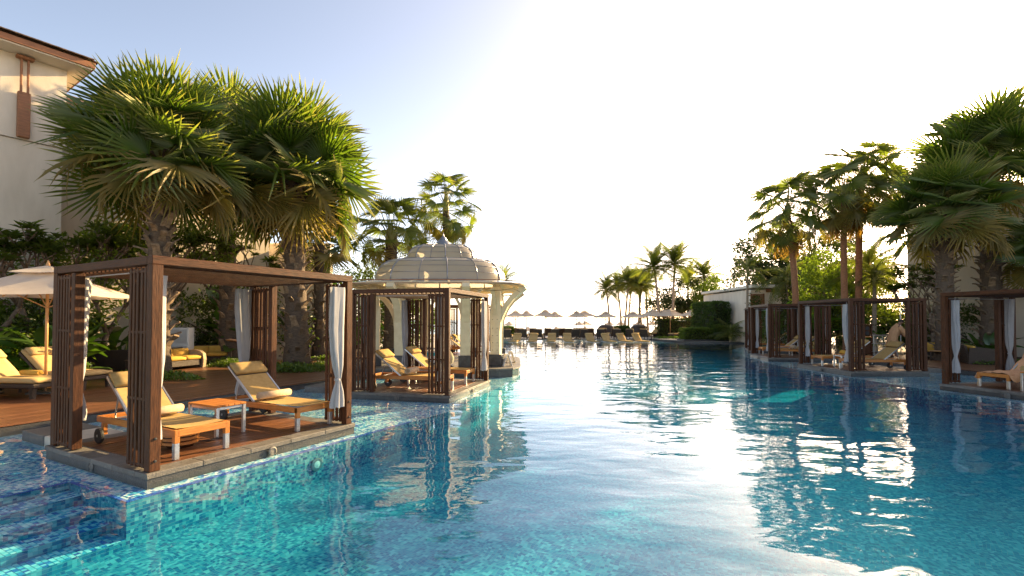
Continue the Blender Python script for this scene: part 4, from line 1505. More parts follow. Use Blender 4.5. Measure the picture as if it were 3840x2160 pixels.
# dark rounded daybeds on the beach edge
for i, u in enumerate((2273.6, 2396)):
    y = 52.0
    t = thing('daybed', ['dark domed wicker daybed among the first coconut trunks', 'dark domed wicker daybed behind the rightmost parasols'][i], 'daybed', ((u - 1920) / 1824 * y, y, .1), 0, 'domed wicker daybeds')
    vs, fs = [], []
    for j in range(7):
        f = j / 6 * math.pi / 2
        for k in range(13):
            th = math.pi + math.pi * k / 12
            vs.append((1.05 * math.cos(th) * math.cos(f) ** .6, .9 * math.sin(th) * math.cos(f) ** .6, .25 + 1.0 * math.sin(f)))
    for j in range(6):
        for k in range(12):
            fs.append((j * 13 + k, j * 13 + k + 1, (j + 1) * 13 + k + 1, (j + 1) * 13 + k))
    obj('hood', MB().add(vs, fs), M['wicker'], t, smooth=True)
    obj('base', MB().lathe([(1.0, 0), (1.05, .1), (1.05, .28), (1.0, .3)], 24), M['wicker'], t)
    obj('mattress', MB().lathe([(.98, .3), (1.0, .36), (.95, .42), (0, .42)], 24), M['cushion'], t, smooth=True)


# ------------------------------------------------------------------ wicker sofas
def make_sofa(label, loc, rz, w=1.5, side='wicker', group='wicker sofas on the decks', name='wicker_sofa', cm='gold'):
    t = thing(name, label, 'sofa' if w > 1.2 else 'armchair', loc, rz, group)
    d = .85
    obj('base', MB().box((0, 0, 0), (w - .24, d - .1, .20), None, .02), M['wicker'], t, (0, 0, .20))
    for s in (-1, 1):
        path = [(0, -.38, .0), (0, -.42, .3), (0, -.38, .52), (0, -.18, .62), (0, .1, .62), (0, .40, .60)]
        vs, fs = [], []
        top = [(-.42, .0), (-.45, .30), (-.41, .50), (-.26, .60), (-.05, .63), (.2, .63), (.42, .61), (.46, .0)]
        n = len(top)
        for xx in (-.06, .06):
            for (yy, zz) in top:
                vs.append((xx, yy, zz))
        fs = [(i, i + 1, n + i + 1, n + i) for i in range(n - 1)] + [tuple(range(n))[::-1], tuple(range(n, 2 * n)), (n - 1, 0, n, 2 * n - 1)]
        obj('arm_panel', MB().add(vs, fs), M[side], t, (s * (w / 2 - .06), 0, 0))
    obj('back_shell', MB().box((0, 0, .32), (w - .24, .07, .78), None, .02), M['wicker'], t, (0, .37, .02), (R(-12), 0, 0))
    ncu = 2 if w > 1.2 else 1
    cw = (w - .26) / ncu
    for i in range(ncu):
        x = -(w - .26) / 2 + (i + .5) * cw
        obj('seat_cushion', cushion(cw - .01, .72, .15, seed=i), M[cm], t, (x, -.03, .30), smooth=True)
        obj('back_cushion', cushion(cw - .01, .50, .14, seed=i + 3), M[cm], t, (x, .28, .42), (R(75), 0, 0), smooth=True)
    for s in (-1, 1):
        for q in (-1, 1):
            obj('foot', MB().box((0, 0, 0), (.06, .06, .10), None, .01), M['wicker'], t, (s * (w / 2 - .16), q * .32, .05))
    return t


sf = make_sofa('dark wicker sofa with golden cushions seen between the cabana posts', (-13.35, 16.4, .126), R(200), 1.6)
sf2 = make_sofa('pale sided wicker sofa with golden cushions on the deck', (-11.6, 16.9, .126), R(75), 1.5, 'wicker_pale')
dup(sf, (-11.8, 18.9, .126), R(28), 'dark wicker sofa with golden cushions and orange cloth behind the pale one')
ac = make_sofa('pale sided wicker armchair left of the thick leaning palm trunk', (-10.2, 21.2, .126), R(110), .95, 'wicker_pale', 'wicker armchairs', 'wicker_armchair')
dup(ac, (-9.55, 23.4, .126), R(95), 'pale sided wicker armchair right of the thick leaning palm trunk')
dup(ac, (-10.6, 27.0, .126), R(20), 'wicker armchair in front of the dark kiosk')
dup(sf, (18.9, 21.6, .126), R(-15), 'dark wicker sofa behind the middle right cabana posts')
dup(sf, (18.35, 19.2, .126), R(60), 'dark wicker sofa beside the thick palm seen through the edge cabana', 'wicker sofas on the decks')
t = tag(obj('throw_cloth', cushion(.3, .5, .06), M['peach'], None, (-11.05, 19.35, .98), (R(10), R(5), R(150)), smooth=True), 'orange cloth hung over the back of a deck sofa', 'cloth')
for i, (x, y) in enumerate(((-11.9, 15.7), (18.0, 20.4), (-9.9, 25.6))):
    t = thing('coffee_table', ['low dark coffee table in front of the pale sided sofa', 'low slatted table beside the right deck sofas', 'white framed low table near the kiosk'][i], 'table', (x, y, .126), R(20 * i), 'low deck tables')
    tp = part_empty('table_top', t)
    for k in range(6):
        obj('slat', MB().box((0, 0, 0), (.8, .08, .03), None, .004), M['wicker' if i == 0 else 'pole'] if i < 2 else M['white_metal'], tp, (0, -.22 + k * .088, .40))
    for s in (-1, 1):
        for q in (-1, 1):
            obj('leg', MB().box((0, 0, 0), (.05, .05, .384), None, .005), M['wicker'] if i < 2 else M['white_metal'], t, (s * .36, q * .2, .192))

# white louvred unit behind the sofa
t = thing('louvred_unit', 'white louvred box standing behind the deck sofas', 'air unit', (-12.7, 18.6, .1), R(6))
obj('casing', MB().box((0, 0, 0), (.84, .40, 1.42), None, .015), M['white_metal'], t, (0, .02, .72))
lm2 = MB().box((0, 0, 0), (.018, .03, .5), None, .003).mesh('slat')
lm2.materials.append(M['white_metal'])
for i in range(22):
    obj('slat', lm2, None, t, (-.37 + i * .0352, -.195, 1.12))
    obj('slat', lm2, None, t, (-.37 + i * .0352, -.195, .5))

# kiosk with round opening
t = thing('kiosk', 'dark timber kiosk with a round orange lit opening', 'kiosk', (-10.3, 28.6, .1), R(8))
obj('body', MB().box((0, 0, 0), (1.6, .8, 1.5), None, .03), M['dark_x'], t, (.5, .4, .75))
obj('rim', MB().tube([(.28 * math.cos(a_ * math.pi / 10), -.02, .95 + .30 * math.sin(a_ * math.pi / 10)) for a_ in range(21)], .055, 8), M['orange'], t, smooth=True)
obj('hole', MB().lathe([(0, 0), (.24, 0), (.24, .02), (0, .02)], 20), M['rubber'], t, (0, -.012, .95), (R(90), 0, 0))
obj('counter', MB().box((0, 0, 0), (1.8, 1.0, .06), None, .01), M['teak_x'], t, (.5, .4, 1.53))

# towel cart, wire trolley, pot, shower pole on the right deck
t = thing('towel_cart', 'brown towel cart with a shelf of round openings behind the right cabana', 'cart', (16.0, 22.5, .126), 0)
for s in (-1, 1):
    for q in (-1, 1):
        obj('post', MB().box((0, 0, 0), (.05, .05, 1.45), None, .006), M['dark_z'], t, (s * .42, q * .25, .72))
obj('shelf', MB().box((0, 0, 0), (.9, .56, .04), None, .006), M['teak_x'], t, (0, 0, .92))
rk = obj('rack', MB().box((0, 0, 0), (.78, .05, .46), None, .006), M['dark_x'], t, (0, -.2, 1.2))
for i in range(3):
    for j in range(2):
        obj('round_opening', MB().lathe([(.06, 0), (.09, 0), (.09, .02), (.06, .02)], 16), M['rubber'], rk, (-.25 + .25 * i, -.026, -.11 + .22 * j), (R(90), 0, 0))
obj('roof', MB().box((0, 0, 0), (1.0, .66, .05), None, .006), M['dark_x'], t, (0, 0, 1.47))
obj('lower_bin', MB().box((0, 0, 0), (.8, .5, .6), None, .02), M['dark_x'], t, (0, 0, .42))
t = thing('wire_trolley', 'grey wire trolley standing beside the bending person', 'trolley', (16.85, 22.4, .126), R(5))
bm = MB()
for z in (.25, .62, 1.0):
    for (a_, b_) in (((-.45, -.25), (.45, -.25)), ((.45, -.25), (.45, .25)), ((.45, .25), (-.45, .25)), ((-.45, .25), (-.45, -.25))):
        bm.tube([(a_[0], a_[1], z), (b_[0], b_[1], z)], .012, 6)
obj('frame', bm, M['steel'], t)
for i in range(15):
    obj('wire', MB().tube([(-.44 + i * .063, -.25, .25), (-.44 + i * .063, -.25, 1.0)], .005, 4), M['steel'], t)
for s in (-1, 1):
    for q in (-1, 1):
        obj('castor', MB().lathe([(0, -.015), (.06, -.015), (.06, .015), (0, .015)], 12), M['rubber'], t, (s * .42, q * .22, .06), (0, R(90), 0))
        obj('post', MB().tube([(s * .45, q * .25, .1), (s * .45, q * .25, 1.02)], .014, 6), M['steel'], t)
t = thing('woven_pot', 'round woven pot seen between two right cabanas', 'pot', (19.6, 29.0, .1))
obj('pot', MB().lathe([(.26, 0), (.29, .1), (.30, .5), (.32, .52), (.32, .58), (.27, .58), (.25, .5)], 20), M['wicker_pale'], t, smooth=True)
obj('rim', MB().lathe([(.30, .56), (.335, .56), (.335, .60), (.30, .60)], 20), M['dark_x'], t)
t = thing('shower_pole', 'thin white shower pole behind the middle right cabana', 'pole', (19.0, 23.8, .1))
obj('pole', MB().tube([(0, 0, 0), (0, 0, 2.1), (.06, 0, 2.2), (.2, 0, 2.22)], .02, 8), M['white_metal'], t, smooth=True)
obj('shower_head', MB().lathe([(.02, 0), (.09, -.04), (.09, -.06), (0, -.06)], 14), M['steel'], t, (.2, 0, 2.22))


# ------------------------------------------------------------------ person bending in a tan robe
def skin_body(name, joints, edges, mat, parent, root=0, sub=2):
    me = bpy.data.meshes.new(name)
    me.from_pydata([j[0] for j in joints], edges, [])
    o = bpy.data.objects.new(name, me)
    col.objects.link(o)
    o.parent = parent
    KIDS.setdefault(parent.name, []).append(o)
    me.materials.append(mat)
    sk = o.modifiers.new('skin', 'SKIN')
    for i, j in enumerate(joints):
        r_ = j[1]
        me.skin_vertices[0].data[i].radius = r_ if hasattr(r_, '__len__') else (r_, r_)
    me.skin_vertices[0].data[root].use_root = True
    sk.use_smooth_shade = True
    sb = o.modifiers.new('sub', 'SUBSURF')
    sb.levels = sub
    sb.render_levels = sub
    return o


pr = thing('person', 'person in a loose tan robe bending forward beside the wire trolley', 'person', (17.2, 22.0, .126), R(-12))
J = [((0, 0, .92), (.15, .13)), ((.06, 0, 1.12), (.15, .13)), ((.16, 0, 1.34), (.17, .14)), ((.22, 0, 1.44), (.07, .07)), ((.28, 0, 1.52), (.055, .055)), ((.33, 0, 1.60), (.085, .09)), ((.36, 0, 1.67), (.07, .075)),
     ((-.02, .10, .86), (.10, .10)), ((.02, .11, .50), (.065, .065)), ((-.03, .11, .10), (.045, .045)), ((.10, .12, .04), (.04, .035)),
     ((-.02, -.10, .86), (.10, .10)), ((.08, -.11, .50), (.065, .065)), ((.04, -.11, .10), (.045, .045)), ((.17, -.12, .04), (.04, .035)),
     ((.20, .19, 1.36), (.065, .065)), ((.34, .24, 1.12), (.048, .048)), ((.50, .16, .98), (.035, .035)),
     ((.20, -.19, 1.36), (.065, .065)), ((.36, -.24, 1.12), (.048, .048)), ((.52, -.14, .98), (.035, .035))]
E = [(0, 1), (1, 2), (2, 3), (3, 4), (4, 5), (5, 6), (0, 7), (7, 8), (8, 9), (9, 10), (0, 11), (11, 12), (12, 13), (13, 14), (2, 15), (15, 16), (16, 17), (2, 18), (18, 19), (19, 20)]
for base, sy in ((17, 1), (20, -1)):
    bx = J[base][0]
    n0 = len(J)
    J.append(((bx[0] + .07, bx[1] - sy * .01, bx[2] - .03), (.032, .016)))
    E.append((base, n0))
    for k in range(4):
        dy = (-.03 + .02 * k)
        J.append(((bx[0] + .10, bx[1] + dy, bx[2] - .045), .010))
        J.append(((bx[0] + .13, bx[1] + dy, bx[2] - .075 - .004 * (k % 2)), .008))
        E += [(n0, n0 + 1 + 2 * k), (n0 + 1 + 2 * k, n0 + 2 + 2 * k)]
    n1 = len(J)
    J.append(((bx[0] + .05, bx[1] + sy * -.045, bx[2] - .045), .010))
    J.append(((bx[0] + .08, bx[1] + sy * -.05, bx[2] - .07), .008))
    E += [(base, n1), (n1, n1 + 1)]
body = skin_body('body', J, E, M['skin'], pr)
rows = [((-.03, .0, .40), .25, .25), ((-.02, 0, .62), .22, .23), ((-.01, 0, .86), .185, .21), ((.03, 0, 1.05), .175, .21), ((.09, 0, 1.20), .175, .22), ((.155, 0, 1.32), .155, .22), ((.20, 0, 1.40), .11, .15), ((.235, 0, 1.45), .075, .08)]
vs, fs = [], []
for i, (c, a_, b_) in enumerate(rows):
    for k in range(24):
        th = 2 * math.pi * k / 24
        w_ = 1 + .11 * math.sin(8 * th + i * .25) * (1 - i / 7.5)
        vs.append((c[0] + a_ * w_ * math.cos(th), c[1] + b_ * w_ * math.sin(th), c[2] - .10 * math.cos(th) * (i / 7)))
for i in range(len(rows) - 1):
    for k in range(24):
        fs.append((i * 24 + k, i * 24 + (k + 1) % 24, (i + 1) * 24 + (k + 1) % 24, (i + 1) * 24 + k))
obj('robe', MB().add(vs, fs), M['robe'], pr, smooth=True)
for s in (-1, 1):
    obj('sleeve', MB().tube([(.18, s * .17, 1.38), (.26, s * .23, 1.26), (.35, s * .24, 1.12), (.42, s * .20, 1.05)], [.09, .095, .10, .11], 12, False), M['robe'], pr, smooth=True)
vs, fs = [], []
for i in range(7):
    f = -.35 + i / 6 * (math.pi / 2 + .35)
    for k in range(16):
        th = 2 * math.pi * k / 16
        cut = -.03 if math.cos(th) > .5 and i < 4 else 0
        vs.append((.335 + (.105 + cut) * math.cos(f) * math.cos(th) + .02, .098 * math.cos(f) * math.sin(th), 1.625 + .105 * math.sin(f)))
for i in range(6):
    for k in range(16):
        fs.append((i * 16 + k, i * 16 + (k + 1) % 16, (i + 1) * 16 + (k + 1) % 16, (i + 1) * 16 + k))
obj('hair', MB().add(vs, fs), M['hair'], pr, smooth=True)
obj('nose', MB().box((0, 0, 0), (.03, .024, .035), None, .008), M['skin'], pr, (.43, 0, 1.585))
for s in (-1, 1):
    obj('ear', MB().box((0, 0, 0), (.03, .02, .05), None, .008), M['skin'], pr, (.33, s * .092, 1.59))
    obj('eye', MB().lathe([(0, -.006), (.011, 0), (0, .006)], 8), M['hair'], pr, (.418, s * .032, 1.605), (0, R(90), 0))
obj('mouth', MB().box((0, 0, 0), (.01, .045, .008), None, .002), M['red'], pr, (.412, 0, 1.55))
# ------------------------------------------------------------------ foliage meshes
def attr_mesh(mb, tips, name, mat):
    me = mb.mesh(name)
    at = me.attributes.new('tip', 'FLOAT', 'POINT')
    at.data.foreach_set('value', tips)
    me.materials.append(mat)
    return me


def fan_leaf(seed, n=34, pet=.95, Rb=1.0, spread=135, cup=.22, droop=.22, mat='fan', wob=.1, split=.52, bend=.05, tilt=0):
    g = random.Random(seed)
    mb, tips = MB(), []

    def add(vs, fs, tp):
        mb.add(vs, fs)
        tips.extend(tp)
    # stalk
    P = [(pet * k / 4, 0, .10 * pet * math.sin(math.pi * k / 8) * bend * 4) for k in range(5)]
    w0 = .03
    vs = []
    for i, p in enumerate(P):
        w = w0 * (1 - .45 * i / 4)
        vs += [(p[0], -w, p[2]), (p[0], w, p[2]), (p[0], 0, p[2] - w * .8)]
    fs = []
    for i in range(4):
        for a, b in ((0, 1), (1, 2), (2, 0)):
            fs.append((i * 3 + a, i * 3 + b, i * 3 + 3 + b, i * 3 + 3 + a))
    add(vs, fs, [.55] * len(vs))
    hub = Vector(P[-1])
    sp = R(spread)
    d = sp * 2 / n
    for k in range(n):
        th = -sp + (k + .5) * d
        rt = Rb * (1 - .22 * (abs(th) / sp) ** 2) * g.uniform(.9, 1.05)
        dr = droop * g.uniform(.6, 1.6)
        brk = g.random() < .10

        def pt(r, off, dz=0):
            t = th + off
            x = r * math.cos(t)
            y = r * math.sin(t)
            z = cup * abs(math.sin(t)) * r - dr * (r / Rb) ** 3 * Rb + dz
            if brk and r > split * Rb:
                z -= (r - split * Rb) * .9
                x -= (r - split * Rb) * .35 * math.cos(t)
                y -= (r - split * Rb) * .35 * math.sin(t)
            ct, st = math.cos(R(tilt)), math.sin(R(tilt))
            return (hub.x + x * ct + z * st, hub.y + y, hub.z - x * st + z * ct)
        r1, r2, r3 = .05 * Rb, split * Rb, .74 * rt
        h = d * .5
        fold = .17 * d * 2
        jj = g.uniform(-.25, .25) * d
        vs = [pt(r1, -h), pt(r1, 0, .01), pt(r1, h),
              pt(r2, -h * .96, -fold * r2), pt(r2, 0, fold * r2), pt(r2, h * .96, -fold * r2),
              pt(r3, -h * .36 + jj * .5, -fold * .5 * r3), pt(r3, jj * .5, fold * .4 * r3), pt(r3, h * .36 + jj * .5, -fold * .5 * r3),
              pt(rt, jj)]
        add(vs, [(0, 1, 4, 3), (1, 2, 5, 4), (3, 4, 7, 6), (4, 5, 8, 7), (6, 7, 9), (7, 8, 9)], [0, 0, 0, .05, .05, .05, .35, .3, .35, 1.0])
    return attr_mesh(mb, tips, 'leaf', M[mat])


FAN = [fan_leaf(s, 34, .85, 1.0, 150, .16, .08, tilt=t_, split=.32) for s, t_ in ((1, 5), (2, 20), (3, 42), (4, -15))]
FAN_OLD = [fan_leaf(s, 34, .9, 1.0, 130, .05, .24, 'fan_old', split=.45, tilt=t_) for s, t_ in ((11, 15), (12, 40))]
TALL = [fan_leaf(s, 34, 1.15, .95, 125, .04, .22, 'fan_tall', split=.42, tilt=t_) for s, t_ in ((21, 15), (22, 40), (25, 65))]
TALL_OLD = [fan_leaf(s, 30, 1.1, .95, 110, -.1, .42, 'fan_old', split=.38, tilt=t_) for s, t_ in ((23, 30), (26, 60))]
TALL_DRY = [fan_leaf(s, 28, .6, .85, 85, -.2, .4, 'fan_dry', split=.35) for s in (24,)]


def boot_mesh(L=.30, w=.20, up=.5):
    mb = MB()
    vs = [(0, -w / 2, -.10), (0, w / 2, -.10), (0, w / 2 * .8, .06), (0, -w / 2 * .8, .06),
          (L * .55, -w * .38, .02 + up * L * .4), (L * .55, w * .38, .02 + up * L * .4), (L * .55, w * .30, .06 + up * L * .4), (L * .55, -w * .30, .06 + up * L * .4),
          (L, -w * .44, .03 + up * L), (L, w * .44, .0 + up * L), (L * 1.04, w * .36, .045 + up * L), (L * .97, -w * .36, .06 + up * L)]
    fs = []
    for i in range(2):
        for k in range(4):
            k2 = (k + 1) % 4
            fs.append((i * 4 + k, i * 4 + k2, i * 4 + 4 + k2, i * 4 + 4 + k))
    fs += [(3, 2, 1, 0), (8, 9, 10, 11)]
    me = mb.add(vs, fs).mesh('leaf_base')
    me.materials.append(M['boot'])
    return me


BOOT = [boot_mesh(), boot_mesh(.24, .22, .8), boot_mesh(.34, .16, .25)]
BOOT_R = [boot_mesh(.34, .17, .15), boot_mesh(.30, .2, .3)]


def trunk_mesh(base, top, r0, r1, flare=1.35, n=14, segs=14, wob=.02, seed=0, bow=(0, 0)):
    g = random.Random(seed)
    vs, fs = [], []
    for i in range(segs + 1):
        f = i / segs
        c = Vector(base).lerp(Vector(top), f) + Vector((bow[0] * math.sin(math.pi * f), bow[1] * math.sin(math.pi * f), 0))
        r = (r0 + (r1 - r0) * f) * (1 + (flare - 1) * math.exp(-f * 9))
        for k in range(n):
            th = 2 * math.pi * k / n
            rr = r * (1 + g.uniform(-wob, wob)) * (1 + .03 * (i % 2))
            vs.append((c.x + rr * math.cos(th), c.y + rr * math.sin(th), c.z))
    for i in range(segs):
        for k in range(n):
            fs.append((i * n + k, i * n + (k + 1) % n, (i + 1) * n + (k + 1) % n, (i + 1) * n + k))
    fs.append(tuple(segs * n + k for k in range(n)))
    return MB().add(vs, fs)


GOLD = 2.39996


def fan_palm(label, x, y, h, r, n, s, seed, sets, group, boots=0, boot_set=None, lean=(0, 0), bow=(0, 0), el=(86, -34), tmat='trunk', name='fan_palm', dry=0, z0=.1, boot_from=.0, heart=.5, boot_s=1.0):
    g = random.Random(seed)
    t = thing(name, label, 'palm', (x, y, z0), 0, group)
    top = Vector((lean[0], lean[1], h))
    tr = obj('trunk', trunk_mesh((0, 0, -.1), top, r, r * .82, seed=seed, bow=bow, segs=18), M[tmat], t, smooth=True)
    bs = boot_set or BOOT
    for i in range(boots):
        f = boot_from + (1 - boot_from) * (i + .5) / boots
        az = i * GOLD * 1.0 + g.uniform(-.15, .15)
        c = Vector((0, 0, 0)).lerp(top, f) + Vector((bow[0], bow[1], 0)) * math.sin(math.pi * f)
        rr = r * (1 - .18 * f) * .93
        sc = g.uniform(.75, 1.2) * boot_s
        obj('leaf_base', bs[g.randrange(len(bs))], None, tr, (c.x + rr * math.cos(az), c.y + rr * math.sin(az), c.z), (g.uniform(-.2, .2), -g.uniform(-.1, .35), az), sc)
    cr = obj('crown', MB().lathe([(r * .7, -.5), (r * .9, -.1), (r * .8, .25), (r * .3, heart), (.02, heart + .4)], 10), M['petiole'], t, (top.x, top.y, top.z), smooth=True)
    young, old = sets[0], sets[1]
    for i in range(n):
        f = i / (n - 1)
        e = el[0] + (el[1] - el[0]) * f ** .85 + g.uniform(-8, 8)
        az = i * GOLD + g.uniform(-.25, .25)
        me = (old if f > .80 and g.random() < .75 else young)
        me = me[g.randrange(len(me))]
        sc = s * g.uniform(.86, 1.1)
        rr = r * .55
        obj('leaf', me, None, cr, (rr * math.cos(az), rr * math.sin(az), .25 - .7 * f), (R(g.uniform(-45, 45)), -R(e), az), sc)
    for i in range(dry):
        az = i * GOLD * 1.3
        obj('leaf', sets[2][0], None, cr, (r * .6 * math.cos(az), r * .6 * math.sin(az), -.5 - .25 * (i % 3)), (R(g.uniform(-20, 20)), R(62 + g.uniform(-10, 12)), az), s * g.uniform(.75, .95))
    return t


big = (FAN, FAN_OLD)
GL = 'stout fan palms beside the left deck'
fan_palm('stout fan palm with wide crown behind the nearest cabana post', -10.4, 14.3, 6.6, .30, 62, 1.42, 1, big, GL, 95, el=(88, -34), boot_from=.15)
fan_palm('stout fan palm between two others behind the garden sofas', -11.35, 19.6, 8.5, .33, 56, 1.62, 2, big, GL, 85, el=(86, -40), lean=(-.3, 0), boot_from=.05)
fan_palm('stout leaning fan palm with the brightest crown behind the nearest cabana', -7.7, 17.5, 7.0, .38, 74, 1.68, 3, big, GL, 105, el=(88, -44), lean=(-.25, 0), boot_from=.0)
fan_palm('shorter fan palm half hidden behind the bright crowned palm', -6.1, 24.5, 5.9, .34, 30, 1.15, 4, (TALL, TALL_OLD), GL, 40)
tl = (TALL, TALL_OLD, TALL_DRY)
fan_palm('tall open crowned fan palm rising behind the gazebo dome', -3.55, 26.0, 7.75, .20, 32, 1.08, 5, tl, GL, 0, el=(86, -62), name='fan_palm', heart=.9)
fan_palm('thin fan palm behind the armchairs beside the leaning palm', -8.9, 22.4, 5.4, .24, 20, 1.1, 15, big, GL, 40, tmat='trunk')
GR = 'palms on the right side of the pool'
fan_palm('stout fan palm with thorny trunk nearest the cream building corner', 18.35, 20.6, 6.3, .33, 54, 1.40, 6, big, GR, 100, BOOT_R, el=(86, -34), boot_s=1.0)
fan_palm('tallest stout fan palm at the right edge with thorny trunk', 21.3, 21.6, 8.8, .38, 64, 1.68, 7, big, GR, 110, BOOT_R, el=(86, -40), boot_s=1.1)
fan_palm('stout fan palm crown cut by the right edge', 22.5, 20.2, 4.6, .32, 34, 1.2, 17, big, GR, 0)
fan_palm('slender fan palm with orange skirt, leftmost of three', 14.35, 24.6, 7.2, .16, 34, 1.12, 8, tl, GR, 0, lean=(-.35, 0), bow=(.15, 0), tmat='trunk_red', dry=16, el=(80, -40), name='slender_palm')
fan_palm('slender fan palm with orange skirt, middle of three', 16.95, 24.6, 8.0, .16, 34, 1.16, 9, tl, GR, 0, lean=(-.05, 0), bow=(-.1, 0), tmat='trunk_red', dry=15, el=(80, -40), name='slender_palm')
fan_palm('slender fan palm with orange skirt, tallest of three', 18.15, 25.4, 9.0, .17, 34, 1.2, 10, tl, GR, 0, lean=(.2, 0), bow=(-.1, 0), tmat='trunk_red', dry=12, el=(80, -40), name='slender_palm')


# ------------------------------------------------------------------ feather palms
def frond_mesh(seed, n=34, arch=.55, lift=.28, ll=.30, dr=.16, mat='frond'):
    g = random.Random(seed)
    mb, tips = MB(), []

    def ray(f):
        return Vector((f * (1 - .12 * f * arch), 0, lift * f - arch * f * f))
    pts = [ray(k / 8) for k in range(9)]
    m2 = MB().tube(pts, [.016 * (1 - .8 * k / 8) + .002 for k in range(9)], 4, False)
    mb.add(m2.v, m2.f)
    tips += [.3] * len(m2.v)
    for k in range(n):
        f = .10 + .90 * k / (n - 1)
        p = ray(f)
        t = (ray(min(1, f + .02)) - ray(f - .02)).normalized()
        L = ll * (math.sin(math.pi * min(1, .18 + .80 * f)) ** .7) * g.uniform(.85, 1.1)
        for s in (-1, 1):
            side = Vector((0, s, 0))
            d = (t * (.55 + .5 * f) + side * .85 + Vector((0, 0, .12))).normalized()
            w = .019
            m_ = p + d * L * .55 + Vector((0, 0, -dr * L * .3))
            e = p + d * L + Vector((0, 0, -dr * 2.2 * L * g.uniform(.7, 1.4)))
            o_ = t * w
            mb.add([p - o_ * .5, p + o_ * .5, m_ + o_ * .6, m_ - o_ * .6, e], [(0, 1, 2, 3), (3, 2, 4)])
            tips += [0, 0, .2, .2, 1]
    return attr_mesh(mb, tips, 'frond', M[mat])


FROND = [frond_mesh(s, 34, a, l) for s, a, l in ((1, .45, .25), (2, .62, .32), (3, .30, .18))]
ARECA = [frond_mesh(s, 26, a, .35, .34, .35) for s, a in ((5, .75), (6, .9))]


def feather_palm(label, x, y, h, r, n, s, seed, group, lean=(0, 0), bow=(0, 0), sets=FROND, el=(82, -28), z0=.1, nuts=0, name='coconut_palm', tmat='trunk_grey'):
    g = random.Random(seed)
    t = thing(name, label, 'palm', (x, y, z0), 0, group)
    obj('trunk', trunk_mesh((0, 0, -.1), (lean[0], lean[1], h), r, r * .7, flare=1.6, n=10, segs=12, seed=seed, bow=bow), M[tmat], t, smooth=True)
    cr = obj('crown', MB().lathe([(r * .8, -.4), (r * 1.2, 0), (r * .6, .5), (.02, .9)], 8), M['petiole'], t, (lean[0], lean[1], h), smooth=True)
    for i in range(n):
        f = i / (n - 1)
        e = el[0] + (el[1] - el[0]) * f + g.uniform(-8, 8)
        obj('frond', sets[g.randrange(len(sets))], None, cr, (0, 0, .1 - .25 * f), (R(g.uniform(-25, 25)), -R(e), i * GOLD + g.uniform(-.2, .2)), s * g.uniform(.85, 1.1))
    return t


GC = 'coconut palms at the beach edge'
for i, (u, y, h, s, ln, lab) in enumerate((
        (2285, 62, 5.6, 2.3, (-.4, 0), 'leftmost coconut palm of the beach group, leaning left'),
        (2330, 66, 6.2, 2.4, (-.5, 0), 'second coconut palm of the beach group from the left'),
        (2340, 62, 6.6, 2.5, (.6, 0), 'third coconut palm of the beach group, leaning right'),
        (2356, 68, 6.6, 2.4, (.5, 0), 'fourth coconut palm of the beach group from the left'),
        (2392, 62, 5.9, 2.4, (.5, 0), 'fifth coconut palm of the beach group from the left'),
        (2409, 66, 6.6, 2.4, (-.4, 0), 'sixth coconut palm of the beach group from the left'),
        (2430, 64, 6.4, 2.4, (-.3, 0), 'seventh coconut palm of the beach group from the left'),
        (2473, 51, 7.2, 2.6, (-.5, 0), 'tall coconut palm with thin trunk, left of the tallest'),
        (2526, 51, 7.6, 2.8, (.2, 0), 'tallest coconut palm beside the round hedge'),
        (2632, 58, 7.0, 2.6, (.3, 0), 'coconut palm rising out of the dark trees'),
        (2590, 62, 6.8, 2.5, (-.3, 0), 'coconut palm with drooping fronds behind the tallest one'))):
    feather_palm(lab, (u - 1920) / 1824 * y, y, h, .15, 30, s, 30 + i, GC, ln, (rnd.uniform(-.15, .15), 0))
feather_palm('lone coconut palm behind the gazebo eaves', (1880 - 1920) / 1824 * 50, 50, 5.4, .17, 20, 2.3, 60, GC, (.1, 0))
feather_palm('small feather palm with thin white trunk beside the pavilion', 16.4, 34.0, 5.2, .10, 11, 1.7, 61, GR, (.1, 0), sets=ARECA, el=(70, -30), name='feather_palm')
feather_palm('small dark feather palm over the pavilion roof', 18.8, 33.2, 4.5, .11, 15, 1.9, 62, GR, sets=ARECA, el=(75, -30), name='feather_palm')
feather_palm('bright green feather palm between the slender palms', 21.3, 35.4, 5.2, .11, 15, 2.0, 63, GR, sets=ARECA, el=(80, -25), name='feather_palm')
feather_palm('drooping feather palm left of the cream building corner', 22.6, 31.0, 5.2, .13, 18, 2.3, 64, GR, (.2, 0), sets=FROND, el=(75, -35), name='feather_palm')
feather_palm('dark feather palm behind the tallest slender palm', 19.1, 25.7, 3.9, .12, 20, 2.0, 65, GR, (.1, 0), sets=ARECA, el=(75, -35), name='feather_palm')


# ------------------------------------------------------------------ broad-leaved plants
def leaf_cards(P, D, U, size, seed, ratio=.42, fold=.15):
    """vectorised pointed leaves at P, along D, with up U"""
    n = len(P)
    S_ = np.cross(U, D)
    S_ /= np.linalg.norm(S_, axis=1)[:, None] + 1e-9
    Nn = np.cross(D, S_)
    sz = size[:, None]
    v = np.empty((n, 4, 3))
    v[:, 0] = P
    v[:, 1] = P + D * sz * .5 + S_ * sz * ratio * .5 + Nn * sz * fold
    v[:, 2] = P + D * sz - Nn * sz * .1
    v[:, 3] = P + D * sz * .5 - S_ * sz * ratio * .5 + Nn * sz * fold
    idx = np.arange(n)[:, None] * 4
    f = np.concatenate([idx + np.array([[0, 1, 2]]), idx + np.array([[0, 2, 3]])], axis=1).reshape(-1, 3)
    return v.reshape(-1, 3), f


